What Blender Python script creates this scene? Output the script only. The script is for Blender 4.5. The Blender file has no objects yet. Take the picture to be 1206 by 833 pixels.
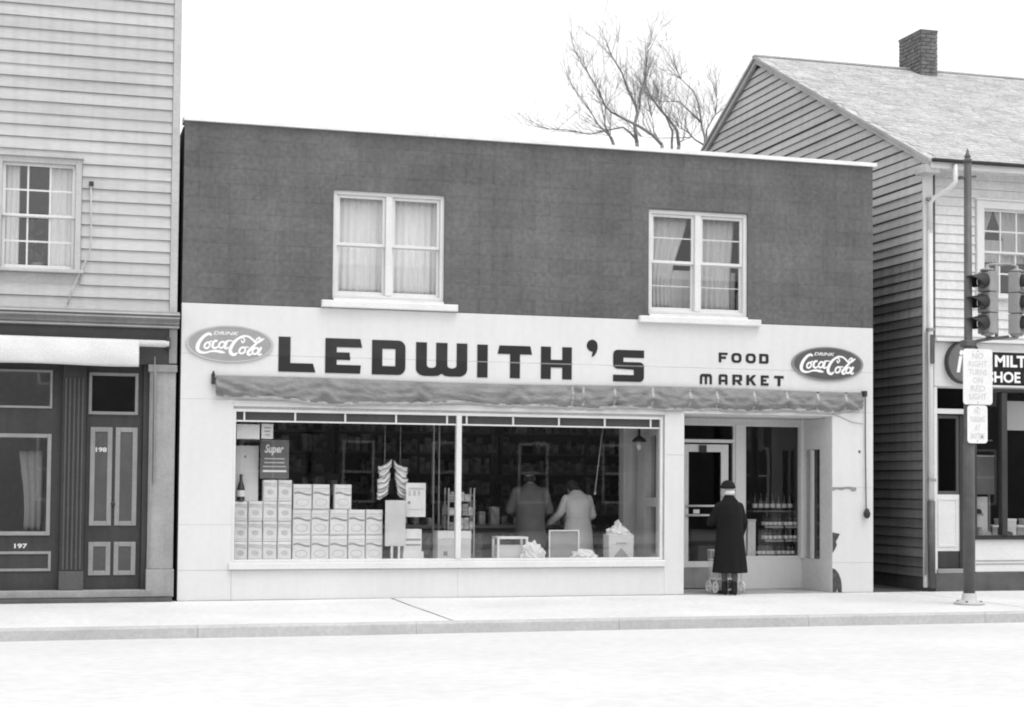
import bpy, bmesh, math, random
from mathutils import Vector, Matrix, noise
from mathutils.geometry import tessellate_polygon

random.seed(11)
SC = bpy.context.scene
COL = SC.collection
R = math.radians

# ------------------------------------------------------------------ camera
cd = bpy.data.cameras.new('camera')
cam = bpy.data.objects.new('camera', cd); COL.objects.link(cam)
YAW, PITCH, ROLL = 0.2782, 0.0414, -0.0079
fw = Vector((math.sin(YAW) * math.cos(PITCH), math.cos(YAW) * math.cos(PITCH), math.sin(PITCH)))
rt = Vector((math.cos(YAW), -math.sin(YAW), 0)); up = rt.cross(fw)
r2 = math.cos(ROLL) * rt - math.sin(ROLL) * up
u2 = math.sin(ROLL) * rt + math.cos(ROLL) * up
m = Matrix.Identity(4)
for i in range(3):
    m[i][0] = r2[i]; m[i][1] = u2[i]; m[i][2] = -fw[i]
m.translation = (-1.5962, -21.5159, 1.6178)
cam.matrix_world = m
cd.sensor_width = 36; cd.lens = 1890.0 * 36 / 1206; cd.shift_y = 71.06 / 1206
cd.clip_start = 0.1; cd.clip_end = 1500
SC.camera = cam

# ------------------------------------------------------------------ sky, sun, exposure
SUN_EL, SUN_AZ = 66.0, 28.0            # soft bright overcast, light from in front of the shop, slightly to its right
w = bpy.data.worlds.new('World'); SC.world = w; w.use_nodes = True
nt = w.node_tree; nt.nodes.clear()
sky = nt.nodes.new('ShaderNodeTexSky'); sky.sky_type = 'NISHITA'; sky.sun_disc = False
sky.sun_elevation = R(SUN_EL); sky.sun_rotation = R(180 - SUN_AZ)
sky.air_density = 1.0; sky.dust_density = 7.0; sky.ozone_density = 1.0
bw = nt.nodes.new('ShaderNodeRGBToBW')
bg = nt.nodes.new('ShaderNodeBackground'); bg.inputs['Strength'].default_value = 0.15
wo = nt.nodes.new('ShaderNodeOutputWorld')
cl = nt.nodes.new('ShaderNodeMix'); cl.data_type = 'FLOAT'          # an even cloud layer veils the clear sky
cl.inputs[0].default_value = .8; cl.inputs[3].default_value = 4.3
nt.links.new(sky.outputs[0], bw.inputs[0]); nt.links.new(bw.outputs[0], cl.inputs[2]); nt.links.new(cl.outputs[0], bg.inputs['Color']); nt.links.new(bg.outputs[0], wo.inputs[0])
sl = bpy.data.lights.new('sun', 'SUN'); sl.energy = 0.55; sl.angle = R(30); sl.color = (1, 1, 1)
sun = bpy.data.objects.new('sun', sl); COL.objects.link(sun)
sd = Vector((math.sin(R(SUN_AZ)) * math.cos(R(SUN_EL)), -math.cos(R(SUN_AZ)) * math.cos(R(SUN_EL)), math.sin(R(SUN_EL))))
sun.rotation_euler = sd.to_track_quat('Z', 'Y').to_euler(); sun.location = (10, -30, 30)
vs = SC.view_settings
vs.view_transform = 'Standard'; vs.look = 'None'; vs.gamma = 1; vs.use_curve_mapping = False
vs.exposure = 1.05
SC.cycles.filter_width = 2.0
SC.cycles.max_bounces = 10; SC.cycles.transparent_max_bounces = 24
SC.cycles.sample_clamp_indirect = 6

# ------------------------------------------------------------------ materials (the photograph is black and white: all neutral greys)
MATS = {}
def mat(name, v, rough=.75, var=.12, scale=2.5, bump=0.0, bscale=60, stretch=(1, 1, 1), rnd=0.0, spec=.3, fine=.08, streak=0.0, metal=0.0):
    if name in MATS: return MATS[name]
    mt = bpy.data.materials.new(name); mt.use_nodes = True
    n = mt.node_tree.nodes; L = mt.node_tree.links
    b = n['Principled BSDF']
    b.inputs['Roughness'].default_value = rough
    b.inputs['Specular IOR Level'].default_value = spec
    b.inputs['Metallic'].default_value = metal
    g = n.new('ShaderNodeNewGeometry')
    mp = n.new('ShaderNodeMapping'); mp.inputs['Scale'].default_value = stretch
    L.new(g.outputs['Position'], mp.inputs['Vector'])
    def nz(sc, det=6):
        t = n.new('ShaderNodeTexNoise'); t.inputs['Scale'].default_value = sc; t.inputs['Detail'].default_value = det
        L.new(mp.outputs[0], t.inputs['Vector']); return t
    def rng(sock, lo, hi, a=.3, c=.7):
        r = n.new('ShaderNodeMapRange'); r.inputs[1].default_value = a; r.inputs[2].default_value = c
        r.inputs[3].default_value = lo; r.inputs[4].default_value = hi; L.new(sock, r.inputs[0]); return r.outputs[0]
    def mul(a, c):
        q = n.new('ShaderNodeMath'); q.operation = 'MULTIPLY'; L.new(a, q.inputs[0])
        if isinstance(c, (int, float)): q.inputs[1].default_value = c
        else: L.new(c, q.inputs[1])
        return q.outputs[0]
    f = rng(nz(scale).outputs[0], 1 - var, 1 + var)
    f = mul(f, rng(nz(scale * 14, 4).outputs[0], 1 - fine, 1 + fine))
    if streak:
        ms = n.new('ShaderNodeMapping'); ms.inputs['Scale'].default_value = (9, 9, .55)
        L.new(g.outputs['Position'], ms.inputs['Vector'])
        t = n.new('ShaderNodeTexNoise'); t.inputs['Scale'].default_value = 1.0; t.inputs['Detail'].default_value = 5
        L.new(ms.outputs[0], t.inputs['Vector'])
        f = mul(f, rng(t.outputs[0], 1 - streak, 1, .38, .55))
    if rnd:
        oi = n.new('ShaderNodeObjectInfo'); f = mul(f, rng(oi.outputs['Random'], 1 - rnd, 1 + rnd, 0, 1))
    f = mul(f, v)
    cc = n.new('ShaderNodeCombineColor')
    for k in range(3): L.new(f, cc.inputs[k])
    L.new(cc.outputs[0], b.inputs['Base Color'])
    if bump:
        bp = n.new('ShaderNodeBump'); bp.inputs['Strength'].default_value = bump; bp.inputs['Distance'].default_value = .01
        L.new(nz(bscale, 5).outputs[0], bp.inputs['Height']); L.new(bp.outputs[0], b.inputs['Normal'])
    MATS[name] = mt
    return mt

def glass(name, tint=.92, f0=.04, wav=.0):
    mt = bpy.data.materials.new(name); mt.use_nodes = True
    n = mt.node_tree.nodes; L = mt.node_tree.links; n.clear()
    o = n.new('ShaderNodeOutputMaterial'); mx = n.new('ShaderNodeMixShader')
    tr = n.new('ShaderNodeBsdfTransparent'); tr.inputs[0].default_value = (tint, tint, tint, 1)
    gl = n.new('ShaderNodeBsdfGlossy'); gl.inputs['Roughness'].default_value = .015
    lw = n.new('ShaderNodeLayerWeight'); lw.inputs[0].default_value = .5
    pw = n.new('ShaderNodeMath'); pw.operation = 'POWER'; pw.inputs[1].default_value = 5; L.new(lw.outputs['Facing'], pw.inputs[0])
    ma = n.new('ShaderNodeMath'); ma.operation = 'MULTIPLY_ADD'; ma.inputs[1].default_value = 1 - f0; ma.inputs[2].default_value = f0
    L.new(pw.outputs[0], ma.inputs[0]); L.new(ma.outputs[0], mx.inputs[0])
    if wav:
        g = n.new('ShaderNodeNewGeometry'); t = n.new('ShaderNodeTexNoise'); t.inputs['Scale'].default_value = 1.6; t.inputs['Detail'].default_value = 2
        L.new(g.outputs['Position'], t.inputs['Vector'])
        bp = n.new('ShaderNodeBump'); bp.inputs['Strength'].default_value = wav; bp.inputs['Distance'].default_value = .01
        L.new(t.outputs[0], bp.inputs['Height']); L.new(bp.outputs[0], gl.inputs['Normal'])
    L.new(tr.outputs[0], mx.inputs[1]); L.new(gl.outputs[0], mx.inputs[2]); L.new(mx.outputs[0], o.inputs[0])
    MATS[name] = mt
    return mt

M_ROAD = mat('road_concrete', 0.58, .9, .05, .6, .25, 40, fine=.06, stretch=(.8, 1, 1))
M_WALK = mat('sidewalk_concrete', 0.63, .9, .07, .8, .2, 70, rnd=.03)
M_KERB = mat('kerb_stone', 0.46, .9, .10, 1.5, .3, 40, rnd=.06)
M_GROUND = mat('ground_earth', .22, .95, .2, .5, .3, 8)
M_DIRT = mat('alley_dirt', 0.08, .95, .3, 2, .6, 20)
M_BLOCK = mat('dark_painted_block', 0.132, .85, .20, 1.1, .35, 45, rnd=.05, fine=.16, streak=.08)
M_MORTAR = mat('dark_painted_mortar', 0.118, .9, .15, 2, .2, 50)
M_PANEL = mat('white_enamel_panel', 0.69, .45, .035, .8, .02, 30, fine=.02, streak=.02, spec=.35)
M_WFRAME = mat('white_painted_frame', 0.7, .5, .05, 2, fine=.04)
M_SHADEW = mat('offwhite_jamb', 0.64, .6, .06, 2)
M_COPING = mat('pale_metal_coping', 0.85, .5, .10, 3)
M_SILL = mat('white_stone_sill', .74, .7, .06, 4, .15, 60)
M_CURT = mat('sheer_white_curtain', 0.85, .9, .06, 3, stretch=(6, 6, .5))
M_CURT2 = mat('grey_sheer_curtain', 0.56, .9, .10, 3, stretch=(6, 6, .5))
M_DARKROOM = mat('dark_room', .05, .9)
M_ROOMWALL = mat('shop_wall_paint', 0.55, .8, .1, 1)
M_ROOMFLOOR = mat('shop_floor', 0.25, .5, .15, 2)
M_ROOMCEIL = mat('shop_ceiling', 0.6, .8, .05, 1)
M_BLACK = mat('black_sign_paint', .018, .35, .1, 3, spec=.5)
M_BLACK2 = mat('black_sign_paint_worn', .032, .3, .3, 3, spec=.5)
M_DARKMETAL = mat('dark_metal', 0.035, .5, .2, 5, spec=.4)
M_ALU = mat('aluminium_bar', .62, .35, .05, 4, spec=.6)
M_KICK = mat('grey_kick_plate', .26, .5, .2, 4)
M_CANVAS = mat('grey_awning_canvas', 0.24, .9, .16, 4, .4, 180, fine=.12)
M_CANVAS_L = mat('faded_awning_seam', 0.42, .9, .12, 4, .3, 180)
M_CANVAS_W = mat('white_awning_canvas', 0.64, .9, .05, 3, .2, 160)
M_COKE1 = mat('faded_enamel_grey', .33, .4, .06, 6, spec=.5)
M_COKE2 = mat('enamel_dark_grey', .10, .35, .08, 6, spec=.5)
M_RIM1 = mat('enamel_rim_pale', .48, .4, .06, 6)
M_RIM2 = mat('enamel_rim_mid', .24, .4, .06, 6)
M_WPAINT = mat('white_lettering', .85, .5, .03, 5)
M_CLAP_L = mat('weathered_cream_clapboard', 0.51, .85, .09, 1.2, .15, 30, stretch=(.5, 1, 4), rnd=.045, fine=.06, streak=.06)
M_TRIM_L = mat('weathered_trim', 0.47, .8, .10, 2)
M_GREYTRIM = mat('grey_trim_paint', .27, .8, .12, 2, streak=.1)
M_FRONT_L = mat('dark_shopfront_paint', 0.05, .6, .14, 2, fine=.1, streak=.15)
M_FRONT_L2 = mat('dark_shopfront_panel', .085, .6, .14, 2)
M_MOULD = mat('pale_moulding', .27, .7, .12, 3)
M_FRIEZE = mat('frieze_dark', 0.075, .8, .15, 2)
M_STEP = mat('worn_step', .30, .9, .2, 2, .3, 40)
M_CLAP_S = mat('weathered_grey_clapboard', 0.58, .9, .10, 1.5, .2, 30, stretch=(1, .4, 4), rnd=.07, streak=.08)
M_CLAP_M = mat('clapboard_painted_half_shade', .36, .9, .2, 1.5, .2, 30, stretch=(1, .4, 4), rnd=.15, streak=.2)  # middle step of the alley's shade, put into the board colour
M_CLAP_D = mat('clapboard_painted_shade', .17, .9, .18, 1.5, .2, 30, stretch=(1, .4, 4), rnd=.15, streak=.15)  # deepest alley shade, painted in as a darker board colour
M_CLAP_W = mat('white_clapboard', 0.7, .7, .05, 1.5, .1, 30, rnd=.03, streak=.05)
M_SHINGLE = mat('roof_shingle', 0.47, .95, .12, 2.0, .4, 40, rnd=.0, fine=.2)
M_SHINGLE2 = mat('roof_shingle_b', 0.42, .95, .12, 2.0, .4, 40, fine=.2)
M_BRICK = mat('chimney_brick', 0.155, .9, .35, 9, .5, 40, fine=.25)
M_MORT2 = mat('chimney_mortar', .24, .9, .2, 6)
M_BRICKD = mat('street_brick', .085, .9, .2, 2)
M_FOUND = mat('dark_foundation', .10, .9, .25, 3, .4, 20)
M_SIGNBLACK = mat('black_sign_board', .012, .4, .1, 3)
M_DISC = mat('grey_disc_sign', .15, .4, .1, 5)
M_POLE = mat('steel_pole_paint', .10, .5, .18, 6, spec=.4, streak=.15)
M_SIGNAL = mat('signal_housing', .30, .5, .10, 6)
M_SIGNALD = mat('signal_visor_dark', .03, .6, .1, 6)
M_LENS = mat('signal_lens', .10, .12, .1, 6, spec=.8)
M_LENS2 = mat('signal_lens_pale', .42, .12, .1, 6, spec=.8)
M_TRAFFIC = mat('white_traffic_sign', .80, .5, .04, 5)
M_FADED = mat('faded_sign_lettering', 0.6, .6, .05, 5)
M_BARK = mat('bare_bark', 0.24, .95, .25, 3, .3, 30)
M_SKIN = mat('skin', .42, .6, .06, 6)
M_SKIN2 = mat('stocking', .10, .7, .06, 6)
M_COATB = mat('black_coat', 0.007, .95, .25, 6, .2, 150, stretch=(1, 1, .3))
M_COATG = mat('grey_coat', 0.17, .95, .12, 5, .2, 150)
M_COATW = mat('pale_coat', 0.85, .95, .06, 5, .2, 150)
M_HAIRW = mat('white_hair', .72, .9, .1, 40, .6, 120)
M_HAIRD = mat('dark_hair', .05, .9, .1, 40, .6, 120)
M_HATB = mat('black_felt', .012, .95, .1, 8)
M_HATG = mat('grey_felt', .06, .95, .1, 8)
M_SHOE = mat('black_shoe', .012, .4, .1, 8)
M_EYE = mat('eye', .02, .2)
M_CARTON = mat('white_carton', 0.82, .7, .06, 6)
M_PRINT = mat('carton_print', 0.33, .7, .15, 8)
M_PRINT2 = mat('carton_print_light', 0.6, .7, .12, 8)
M_PAPER = mat('white_paper', 0.82, .8, .04, 5)
M_PAPERG = mat('pale_grey_paper', 0.66, .8, .05, 5)
M_POSTER = mat('grey_poster', .16, .7, .08, 6)
M_BOTTLE = mat('dark_bottle_glass', .012, .08, .1, 8, spec=.7)
M_CRATE = mat('dark_drink_carton', .02, .7, .1, 8)
M_SHELF = mat('shelf_wood', 0.2, .7, .15, 4)
M_GOODS = mat('shelf_goods_mid', 0.38, .7, .6, 9, fine=.3)
M_GOODS2 = mat('shelf_goods_pale', 0.7, .7, .4, 9, fine=.3)
M_GREYBOX = mat('grey_board', .33, .7, .08, 4)
M_PLANT = mat('dark_leaf', .03, .6, .2, 8)
M_BLIND = mat('pale_blind', .42, .9, .05, 6, stretch=(20, 20, .3))
G_SHOP = glass('shop_glass', .975, .045, .02)
G_OLD = glass('old_glass', .96, .07, .06)
G_DOOR = glass('door_glass', .72, .04, .02)

# ------------------------------------------------------------------ mesh helpers
WL = {}
class MB:
    def __init__(s): s.v = []; s.f = []; s.mi = []; s.cur = 0
    def add(s, vs, fs):
        k = len(s.v); s.v += [Vector(a) for a in vs]
        for f in fs: s.f.append([i + k for i in f]); s.mi.append(s.cur)
        return s
    def box(s, x0, x1, y0, y1, z0, z1):
        x0, x1 = min(x0, x1), max(x0, x1); y0, y1 = min(y0, y1), max(y0, y1); z0, z1 = min(z0, z1), max(z0, z1)
        return s.add([(x0, y0, z0), (x1, y0, z0), (x1, y1, z0), (x0, y1, z0), (x0, y0, z1), (x1, y0, z1), (x1, y1, z1), (x0, y1, z1)],
                     [(3, 2, 1, 0), (4, 5, 6, 7), (0, 1, 5, 4), (1, 2, 6, 5), (2, 3, 7, 6), (3, 0, 4, 7)])
    def cbox(s, x0, x1, y0, y1, z0, z1, c=.006):      # box whose street-side (low y) edges are chamfered
        return s.add([(x0, y1, z0), (x1, y1, z0), (x1, y1, z1), (x0, y1, z1),
                      (x0, y0 + c, z0), (x1, y0 + c, z0), (x1, y0 + c, z1), (x0, y0 + c, z1),
                      (x0 + c, y0, z0 + c), (x1 - c, y0, z0 + c), (x1 - c, y0, z1 - c), (x0 + c, y0, z1 - c)],
                     [(3, 2, 1, 0), (0, 1, 5, 4), (1, 2, 6, 5), (2, 3, 7, 6), (3, 0, 4, 7),
                      (4, 5, 9, 8), (5, 6, 10, 9), (6, 7, 11, 10), (7, 4, 8, 11), (8, 9, 10, 11)])
    def frame(s, x0, x1, z0, z1, t, y0, y1, tb=None, tt=None):   # rectangular frame in the facade plane, mitre free
        tb = tb or t; tt = tt or t
        s.box(x0, x0 + t, y0, y1, z0, z1); s.box(x1 - t, x1, y0, y1, z0, z1)
        s.box(x0 + t, x1 - t, y0 + .001, y1 - .001, z0, z0 + tb); s.box(x0 + t, x1 - t, y0 + .001, y1 - .001, z1 - tt, z1); return s
    def tube(s, pts, r, n=8, cap=True):
        pts = [Vector(q) for q in pts]; rs = r if isinstance(r, (list, tuple)) else [r] * len(pts)
        k0 = len(s.v); ref = None
        for i, q in enumerate(pts):
            d = (pts[min(i + 1, len(pts) - 1)] - pts[max(i - 1, 0)]).normalized()
            if ref is None:
                ref = d.cross(Vector((0, 0, 1)) if abs(d.z) < .9 else Vector((1, 0, 0))).normalized()
            ref = (ref - d * ref.dot(d)).normalized(); o = d.cross(ref)
            for j in range(n):
                a = 2 * math.pi * j / n
                s.v.append(q + (ref * math.cos(a) + o * math.sin(a)) * rs[i])
        for i in range(len(pts) - 1):
            for j in range(n):
                a, b = k0 + i * n + j, k0 + i * n + (j + 1) % n
                s.f.append([a, b, b + n, a + n]); s.mi.append(s.cur)
        if cap:
            s.f.append([k0 + j for j in range(n)][::-1]); s.mi.append(s.cur)
            e = k0 + (len(pts) - 1) * n; s.f.append([e + j for j in range(n)]); s.mi.append(s.cur)
        return s
    def lathe(s, prof, c=(0, 0, 0), n=20, sx=1, sy=1):      # prof: (r, z)
        k0 = len(s.v)
        for r, z in prof:
            for j in range(n):
                a = 2 * math.pi * j / n
                s.v.append(Vector((c[0] + r * sx * math.cos(a), c[1] + r * sy * math.sin(a), c[2] + z)))
        for i in range(len(prof) - 1):
            for j in range(n):
                a, b = k0 + i * n + j, k0 + i * n + (j + 1) % n
                s.f.append([a, b, b + n, a + n]); s.mi.append(s.cur)
        s.f.append([k0 + j for j in range(n)][::-1]); s.mi.append(s.cur)
        e = k0 + (len(prof) - 1) * n; s.f.append([e + j for j in range(n)]); s.mi.append(s.cur)
        return s
    def prism(s, outer, holes, y0, y1):      # polygon (x, z) with holes, between y0 (street side) and y1
        loops = [list(outer)] + [list(h) for h in holes]
        tris = tessellate_polygon([[Vector((a, b, 0)) for a, b in lp] for lp in loops])
        flat = [q for lp in loops for q in lp]; n = len(flat); k0 = len(s.v)
        for a, b in flat: s.v.append(Vector((a, y0, b)))
        for a, b in flat: s.v.append(Vector((a, y1, b)))
        for t in tris:
            a, b, c = [flat[i] for i in t]
            area = (b[0] - a[0]) * (c[1] - a[1]) - (c[0] - a[0]) * (b[1] - a[1])
            t = list(t) if area > 0 else list(t)[::-1]
            s.f.append([k0 + i for i in t]); s.mi.append(s.cur)
            s.f.append([k0 + n + i for i in t[::-1]]); s.mi.append(s.cur)
        o = 0
        for li, lp in enumerate(loops):
            l = len(lp); ar = sum(lp[i][0] * lp[(i + 1) % l][1] - lp[(i + 1) % l][0] * lp[i][1] for i in range(l))
            ccw = (ar > 0) == (li == 0)
            for i in range(l):
                a, b = k0 + o + i, k0 + o + (i + 1) % l
                s.f.append([a, a + n, b + n, b] if ccw else [b, b + n, a + n, a]); s.mi.append(s.cur)
            o += l
        return s
    def grid(s, fn, nu, nv):
        k0 = len(s.v)
        for j in range(nv + 1):
            for i in range(nu + 1): s.v.append(Vector(fn(i / nu, j / nv)))
        for j in range(nv):
            for i in range(nu):
                a = k0 + j * (nu + 1) + i
                s.f.append([a, a + 1, a + nu + 2, a + nu + 1]); s.mi.append(s.cur)
        return s
    def wallgrid(s, u0, u1, z0, z1, t0, t1, holes, axis='y'):   # wall with rectangular openings; axis = thickness axis
        us = sorted({u0, u1, *[h[0] for h in holes], *[h[1] for h in holes]}); zs = sorted({z0, z1, *[h[2] for h in holes], *[h[3] for h in holes]})
        us = [u for u in us if u0 <= u <= u1]; zs = [z for z in zs if z0 <= z <= z1]
        def solid(i, j):
            if not (0 <= i < len(us) - 1 and 0 <= j < len(zs) - 1): return False
            cu, cz = (us[i] + us[i + 1]) / 2, (zs[j] + zs[j + 1]) / 2
            return not any(h[0] < cu < h[1] and h[2] < cz < h[3] for h in holes)
        P = (lambda u, t, z: (u, t, z)) if axis == 'y' else (lambda u, t, z: (t, u, z))
        for i in range(len(us) - 1):
            for j in range(len(zs) - 1):
                if not solid(i, j): continue
                a, b, c, d = us[i], us[i + 1], zs[j], zs[j + 1]
                for t in (t0, t1): s.add([P(a, t, c), P(b, t, c), P(b, t, d), P(a, t, d)], [(0, 1, 2, 3)])
                if not solid(i - 1, j): s.add([P(a, t0, c), P(a, t1, c), P(a, t1, d), P(a, t0, d)], [(0, 1, 2, 3)])
                if not solid(i + 1, j): s.add([P(b, t0, c), P(b, t1, c), P(b, t1, d), P(b, t0, d)], [(0, 1, 2, 3)])
                if not solid(i, j - 1): s.add([P(a, t0, c), P(b, t0, c), P(b, t1, c), P(a, t1, c)], [(0, 1, 2, 3)])
                if not solid(i, j + 1): s.add([P(a, t0, d), P(b, t0, d), P(b, t1, d), P(a, t1, d)], [(0, 1, 2, 3)])
        return s
    def build(s, name, mats, parent=None, smooth=False, origin=None, loc=None, kind=None, bevel=0, fixn=False):
        base = Vector(WL[parent]) if parent else Vector(origin if origin else (0, 0, 0))
        if loc is not None: base = Vector((0, 0, 0))
        me = bpy.data.meshes.new(name)
        me.from_pydata([tuple(q - base) for q in s.v], [], s.f)
        if not isinstance(mats, (list, tuple)): mats = [mats]
        for x in mats: me.materials.append(x)
        if len(mats) > 1: me.polygons.foreach_set('material_index', s.mi)
        if fixn:
            bm = bmesh.new(); bm.from_mesh(me); bmesh.ops.remove_doubles(bm, verts=bm.verts, dist=1e-5)
            bmesh.ops.recalc_face_normals(bm, faces=bm.faces); bm.to_mesh(me); bm.free()
        if smooth: me.polygons.foreach_set('use_smooth', [True] * len(me.polygons))
        me.update()
        o = bpy.data.objects.new(name, me); COL.objects.link(o)
        if parent:
            o.parent = parent; WL[o] = WL[parent]
            if loc is not None: o.location = Vector(loc) - Vector(WL[parent])
        else:
            o.location = base if loc is None else loc; WL[o] = o.location.copy()
        if kind: o['kind'] = kind
        if bevel:
            b = o.modifiers.new('bevel', 'BEVEL'); b.width = bevel; b.segments = 2; b.limit_method = 'ANGLE'
        return o

def inst(src, name, loc, parent, rot=None):          # another piece that shares the mesh
    o = bpy.data.objects.new(name, src.data); COL.objects.link(o)
    o.parent = parent; o.location = Vector(loc) - (Vector(WL[parent]) if parent else Vector((0, 0, 0)))
    if rot: o.rotation_euler = rot
    WL[o] = Vector(loc)
    return o
def tag(o, label, cat, group=None):
    o['label'] = label; o['category'] = cat
    if group: o['group'] = group
    return o
def thing(name, loc, label, cat, group=None):
    o = bpy.data.objects.new(name, None); COL.objects.link(o); o.empty_display_size = .2
    o.location = loc; WL[o] = Vector(loc)
    return tag(o, label, cat, group)
def copy_tree(o, loc=None, rotz=None, parent=None):
    c = o.copy(); COL.objects.link(c); c.parent = parent
    if loc is not None: c.location = loc
    if rotz is not None: c.rotation_euler[2] = rotz
    for ch in list(o.children): copy_tree(ch, None, None, c)
    return c
def B(name, m, parent, *boxes, **k):
    b = MB()
    for q in boxes: b.box(*q)
    return b.build(name, m, parent, **k)
def text(name, body, box, y, mt, parent, extr=.002, bold=.0, shear=0.0, plane=None):
    c = bpy.data.curves.new(name, 'FONT'); c.body = body; c.extrude = .002; c.offset = bold; c.shear = shear; c.resolution_u = 3
    t = bpy.data.objects.new(name, c); COL.objects.link(t)
    bpy.context.view_layer.update()
    me = bpy.data.meshes.new_from_object(t.evaluated_get(bpy.context.evaluated_depsgraph_get()))
    bpy.data.objects.remove(t); bpy.data.curves.remove(c)
    xs = [v.co.x for v in me.vertices]; ys = [v.co.y for v in me.vertices]; zs = [v.co.z for v in me.vertices]
    x0, x1, z0, z1 = box; b = Vector(WL[parent]) if parent else Vector((0, 0, 0))
    for v in me.vertices:
        u = (v.co.x - min(xs)) / (max(xs) - min(xs)); q = (v.co.y - min(ys)) / (max(ys) - min(ys)); d = (v.co.z - min(zs)) / max(1e-6, max(zs) - min(zs))
        co = Vector((x0 + u * (x1 - x0), y - d * extr, z0 + q * (z1 - z0)))
        v.co = (plane(co) if plane else co) - b
    me.materials.clear(); me.materials.append(mt)
    o = bpy.data.objects.new(name, me); COL.objects.link(o); o.parent = parent; WL[o] = b
    return o

# ------------------------------------------------------------------ ground, road, kerb, sidewalk
def st(o): o['kind'] = 'structure'; return o
st(MB().box(-400, 400, -400, 400, -.6, -.30).build('ground', M_GROUND))
def roadf(u, v):
    x = -60 + 130 * u; y = -17.5 + 13.85 * v
    return (x, y, -.13 + .05 * (1 - (2 * v - 1) ** 2) + .006 * noise.noise(Vector((x * .4, y * .6, 0))))
st(MB().grid(roadf, 120, 24).build('road', M_ROAD, smooth=True))
st(B('opposite_sidewalk', M_WALK, None, (-60, 70, -40, -17.65, -.29, 0)))
wk = st(B('sidewalk', M_WALK, None, (-60, 70, -3.5, 14, -.28, -.02)))
J = [-60, -20, -11.8, -4.48, 2.86, 10.72, 18.2, 26, 70]
for i in range(len(J) - 1):
    a, b = J[i] + (.016 if i == 4 else .008), J[i + 1] - (.016 if i == 3 else .008)
    dz = random.uniform(-.002, .002)
    s = MB(); s.grid(lambda u, v: (a + (b - a) * u, -3.5 + (3.48 if (b < 10.8 or a > 11) else 3.48) * v, .0 + dz + .004 * noise.noise(Vector(((a + (b - a) * u) * .5, v * 3, 3)))), 24, 8)
    k = len(s.v)
    s.box(a, b, -3.499, -.021, -.0195, -.007 + dz)
    s.build('slab', M_WALK, wk)
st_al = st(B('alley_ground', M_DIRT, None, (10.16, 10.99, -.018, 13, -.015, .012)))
kb = st(B('kerb', M_KERB, None, (-60, 70, -3.64, -3.505, -.28, -.16)))
x = -22.0; kp = {}
while x < 32:
    L = 2.44; key = 0
    dz = random.uniform(-.0012, .0012); dy = random.uniform(-.002, .002)
    if not kp:
        q = MB(); q.add([(0, -3.66, -.155), (L - .004, -3.66, -.155), (L - .004, -3.503, -.155), (0, -3.503, -.155),
                         (0, -3.65, -.02), (L - .004, -3.65, -.02), (L - .004, -3.635, .0), (0, -3.635, .0), (L - .004, -3.503, .002), (0, -3.503, .002)],
                        [(0, 1, 5, 4), (4, 5, 6, 7), (7, 6, 8, 9), (1, 2, 8, 6, 5), (3, 0, 4, 7, 9), (3, 2, 1, 0), (2, 3, 9, 8)])
        kp[0] = q.build('kerbstone', M_KERB, kb, loc=(x, dy, dz))
    else: inst(kp[0], 'kerbstone', (x, dy, dz), kb)
    x += L

# ------------------------------------------------------------------ shop building
W = 10.15
shop = thing('shop_building', (0, 0, 0), 'two-storey food shop with dark block upper wall and white panelled front', 'building')
WIN = [(2.005, 3.56, 4.07, 5.555), (6.573, 8.118, 4.02, 5.538)]
DISP = (.70, 6.80, .50, 2.54)
core = MB().wallgrid(.01, W - .01, 3.95, 6.34, .004, .26, [(a, b, c, d) for a, b, c, d in WIN]).build('upper_wall', M_MORTAR, shop)
CH, CW = .2017, .406
blk = {}
nb = 0
for row in range(12):
    z0 = 3.938 + row * CH; z1 = z0 + CH - .0016
    xs = -(.5 * CW if row % 2 else 0)
    while xs < W - .02:
        segs = [(max(xs, 0), min(xs + CW - .0016, W))]
        for (a, b, c, d) in WIN:
            zm = (z0 + z1) / 2
            if c - .06 < zm < d + .03:
                new = []
                for p, q in segs:
                    if q <= a or p >= b: new.append((p, q)); continue
                    if p < a: new.append((p, a))
                    if q > b: new.append((b, q))
                segs = new
        for p, q in segs:
            if q - p < .03: continue
            wd = round(q - p, 3)
            dy = random.uniform(-.0005, .0003)
            if wd not in blk:
                blk[wd] = MB().cbox(0, wd, 0, .0035, 0, CH - .0016, .0010).build('block', M_BLOCK, core, loc=(p, dy, z0))
            else: inst(blk[wd], 'block', (p, dy, z0), core)
            nb += 1
        xs += CW
# side walls, back, roof
B('side_wall', M_MORTAR, shop, (.0, .2, .262, 13.5, 0, 6.33))
B('side_wall', M_MORTAR, shop, (W - .2, W - .001, 1.25, 13.5, 0, 6.33), (W - .2, W - .001, .262, 1.249, 0, 6.33))
B('back_wall', M_MORTAR, shop, (.2, W - .2, 13.3, 13.5, 0, 6.33))
B('flat_roof', M_FOUND, shop, (.2, W - .2, .262, 13.3, 6.0, 6.1))
B('upper_floor', M_ROOMCEIL, shop, (.2, W - .2, .262, 13.3, 3.1, 3.3))
cp = MB()
for a, b in ((-.01, 3.4), (3.403, 6.8), (6.803, W + .045)):
    cp.add([(a, -.05, 6.358), (b, -.05, 6.358), (b, .32, 6.358), (a, .32, 6.358), (a, -.055, 6.412), (b, -.055, 6.412), (b, .32, 6.44), (a, .32, 6.44)],
           [(3, 2, 1, 0), (4, 5, 6, 7), (0, 1, 5, 4), (1, 2, 6, 5), (2, 3, 7, 6), (3, 0, 4, 7)])
cp.build('coping', M_COPING, shop)

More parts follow.
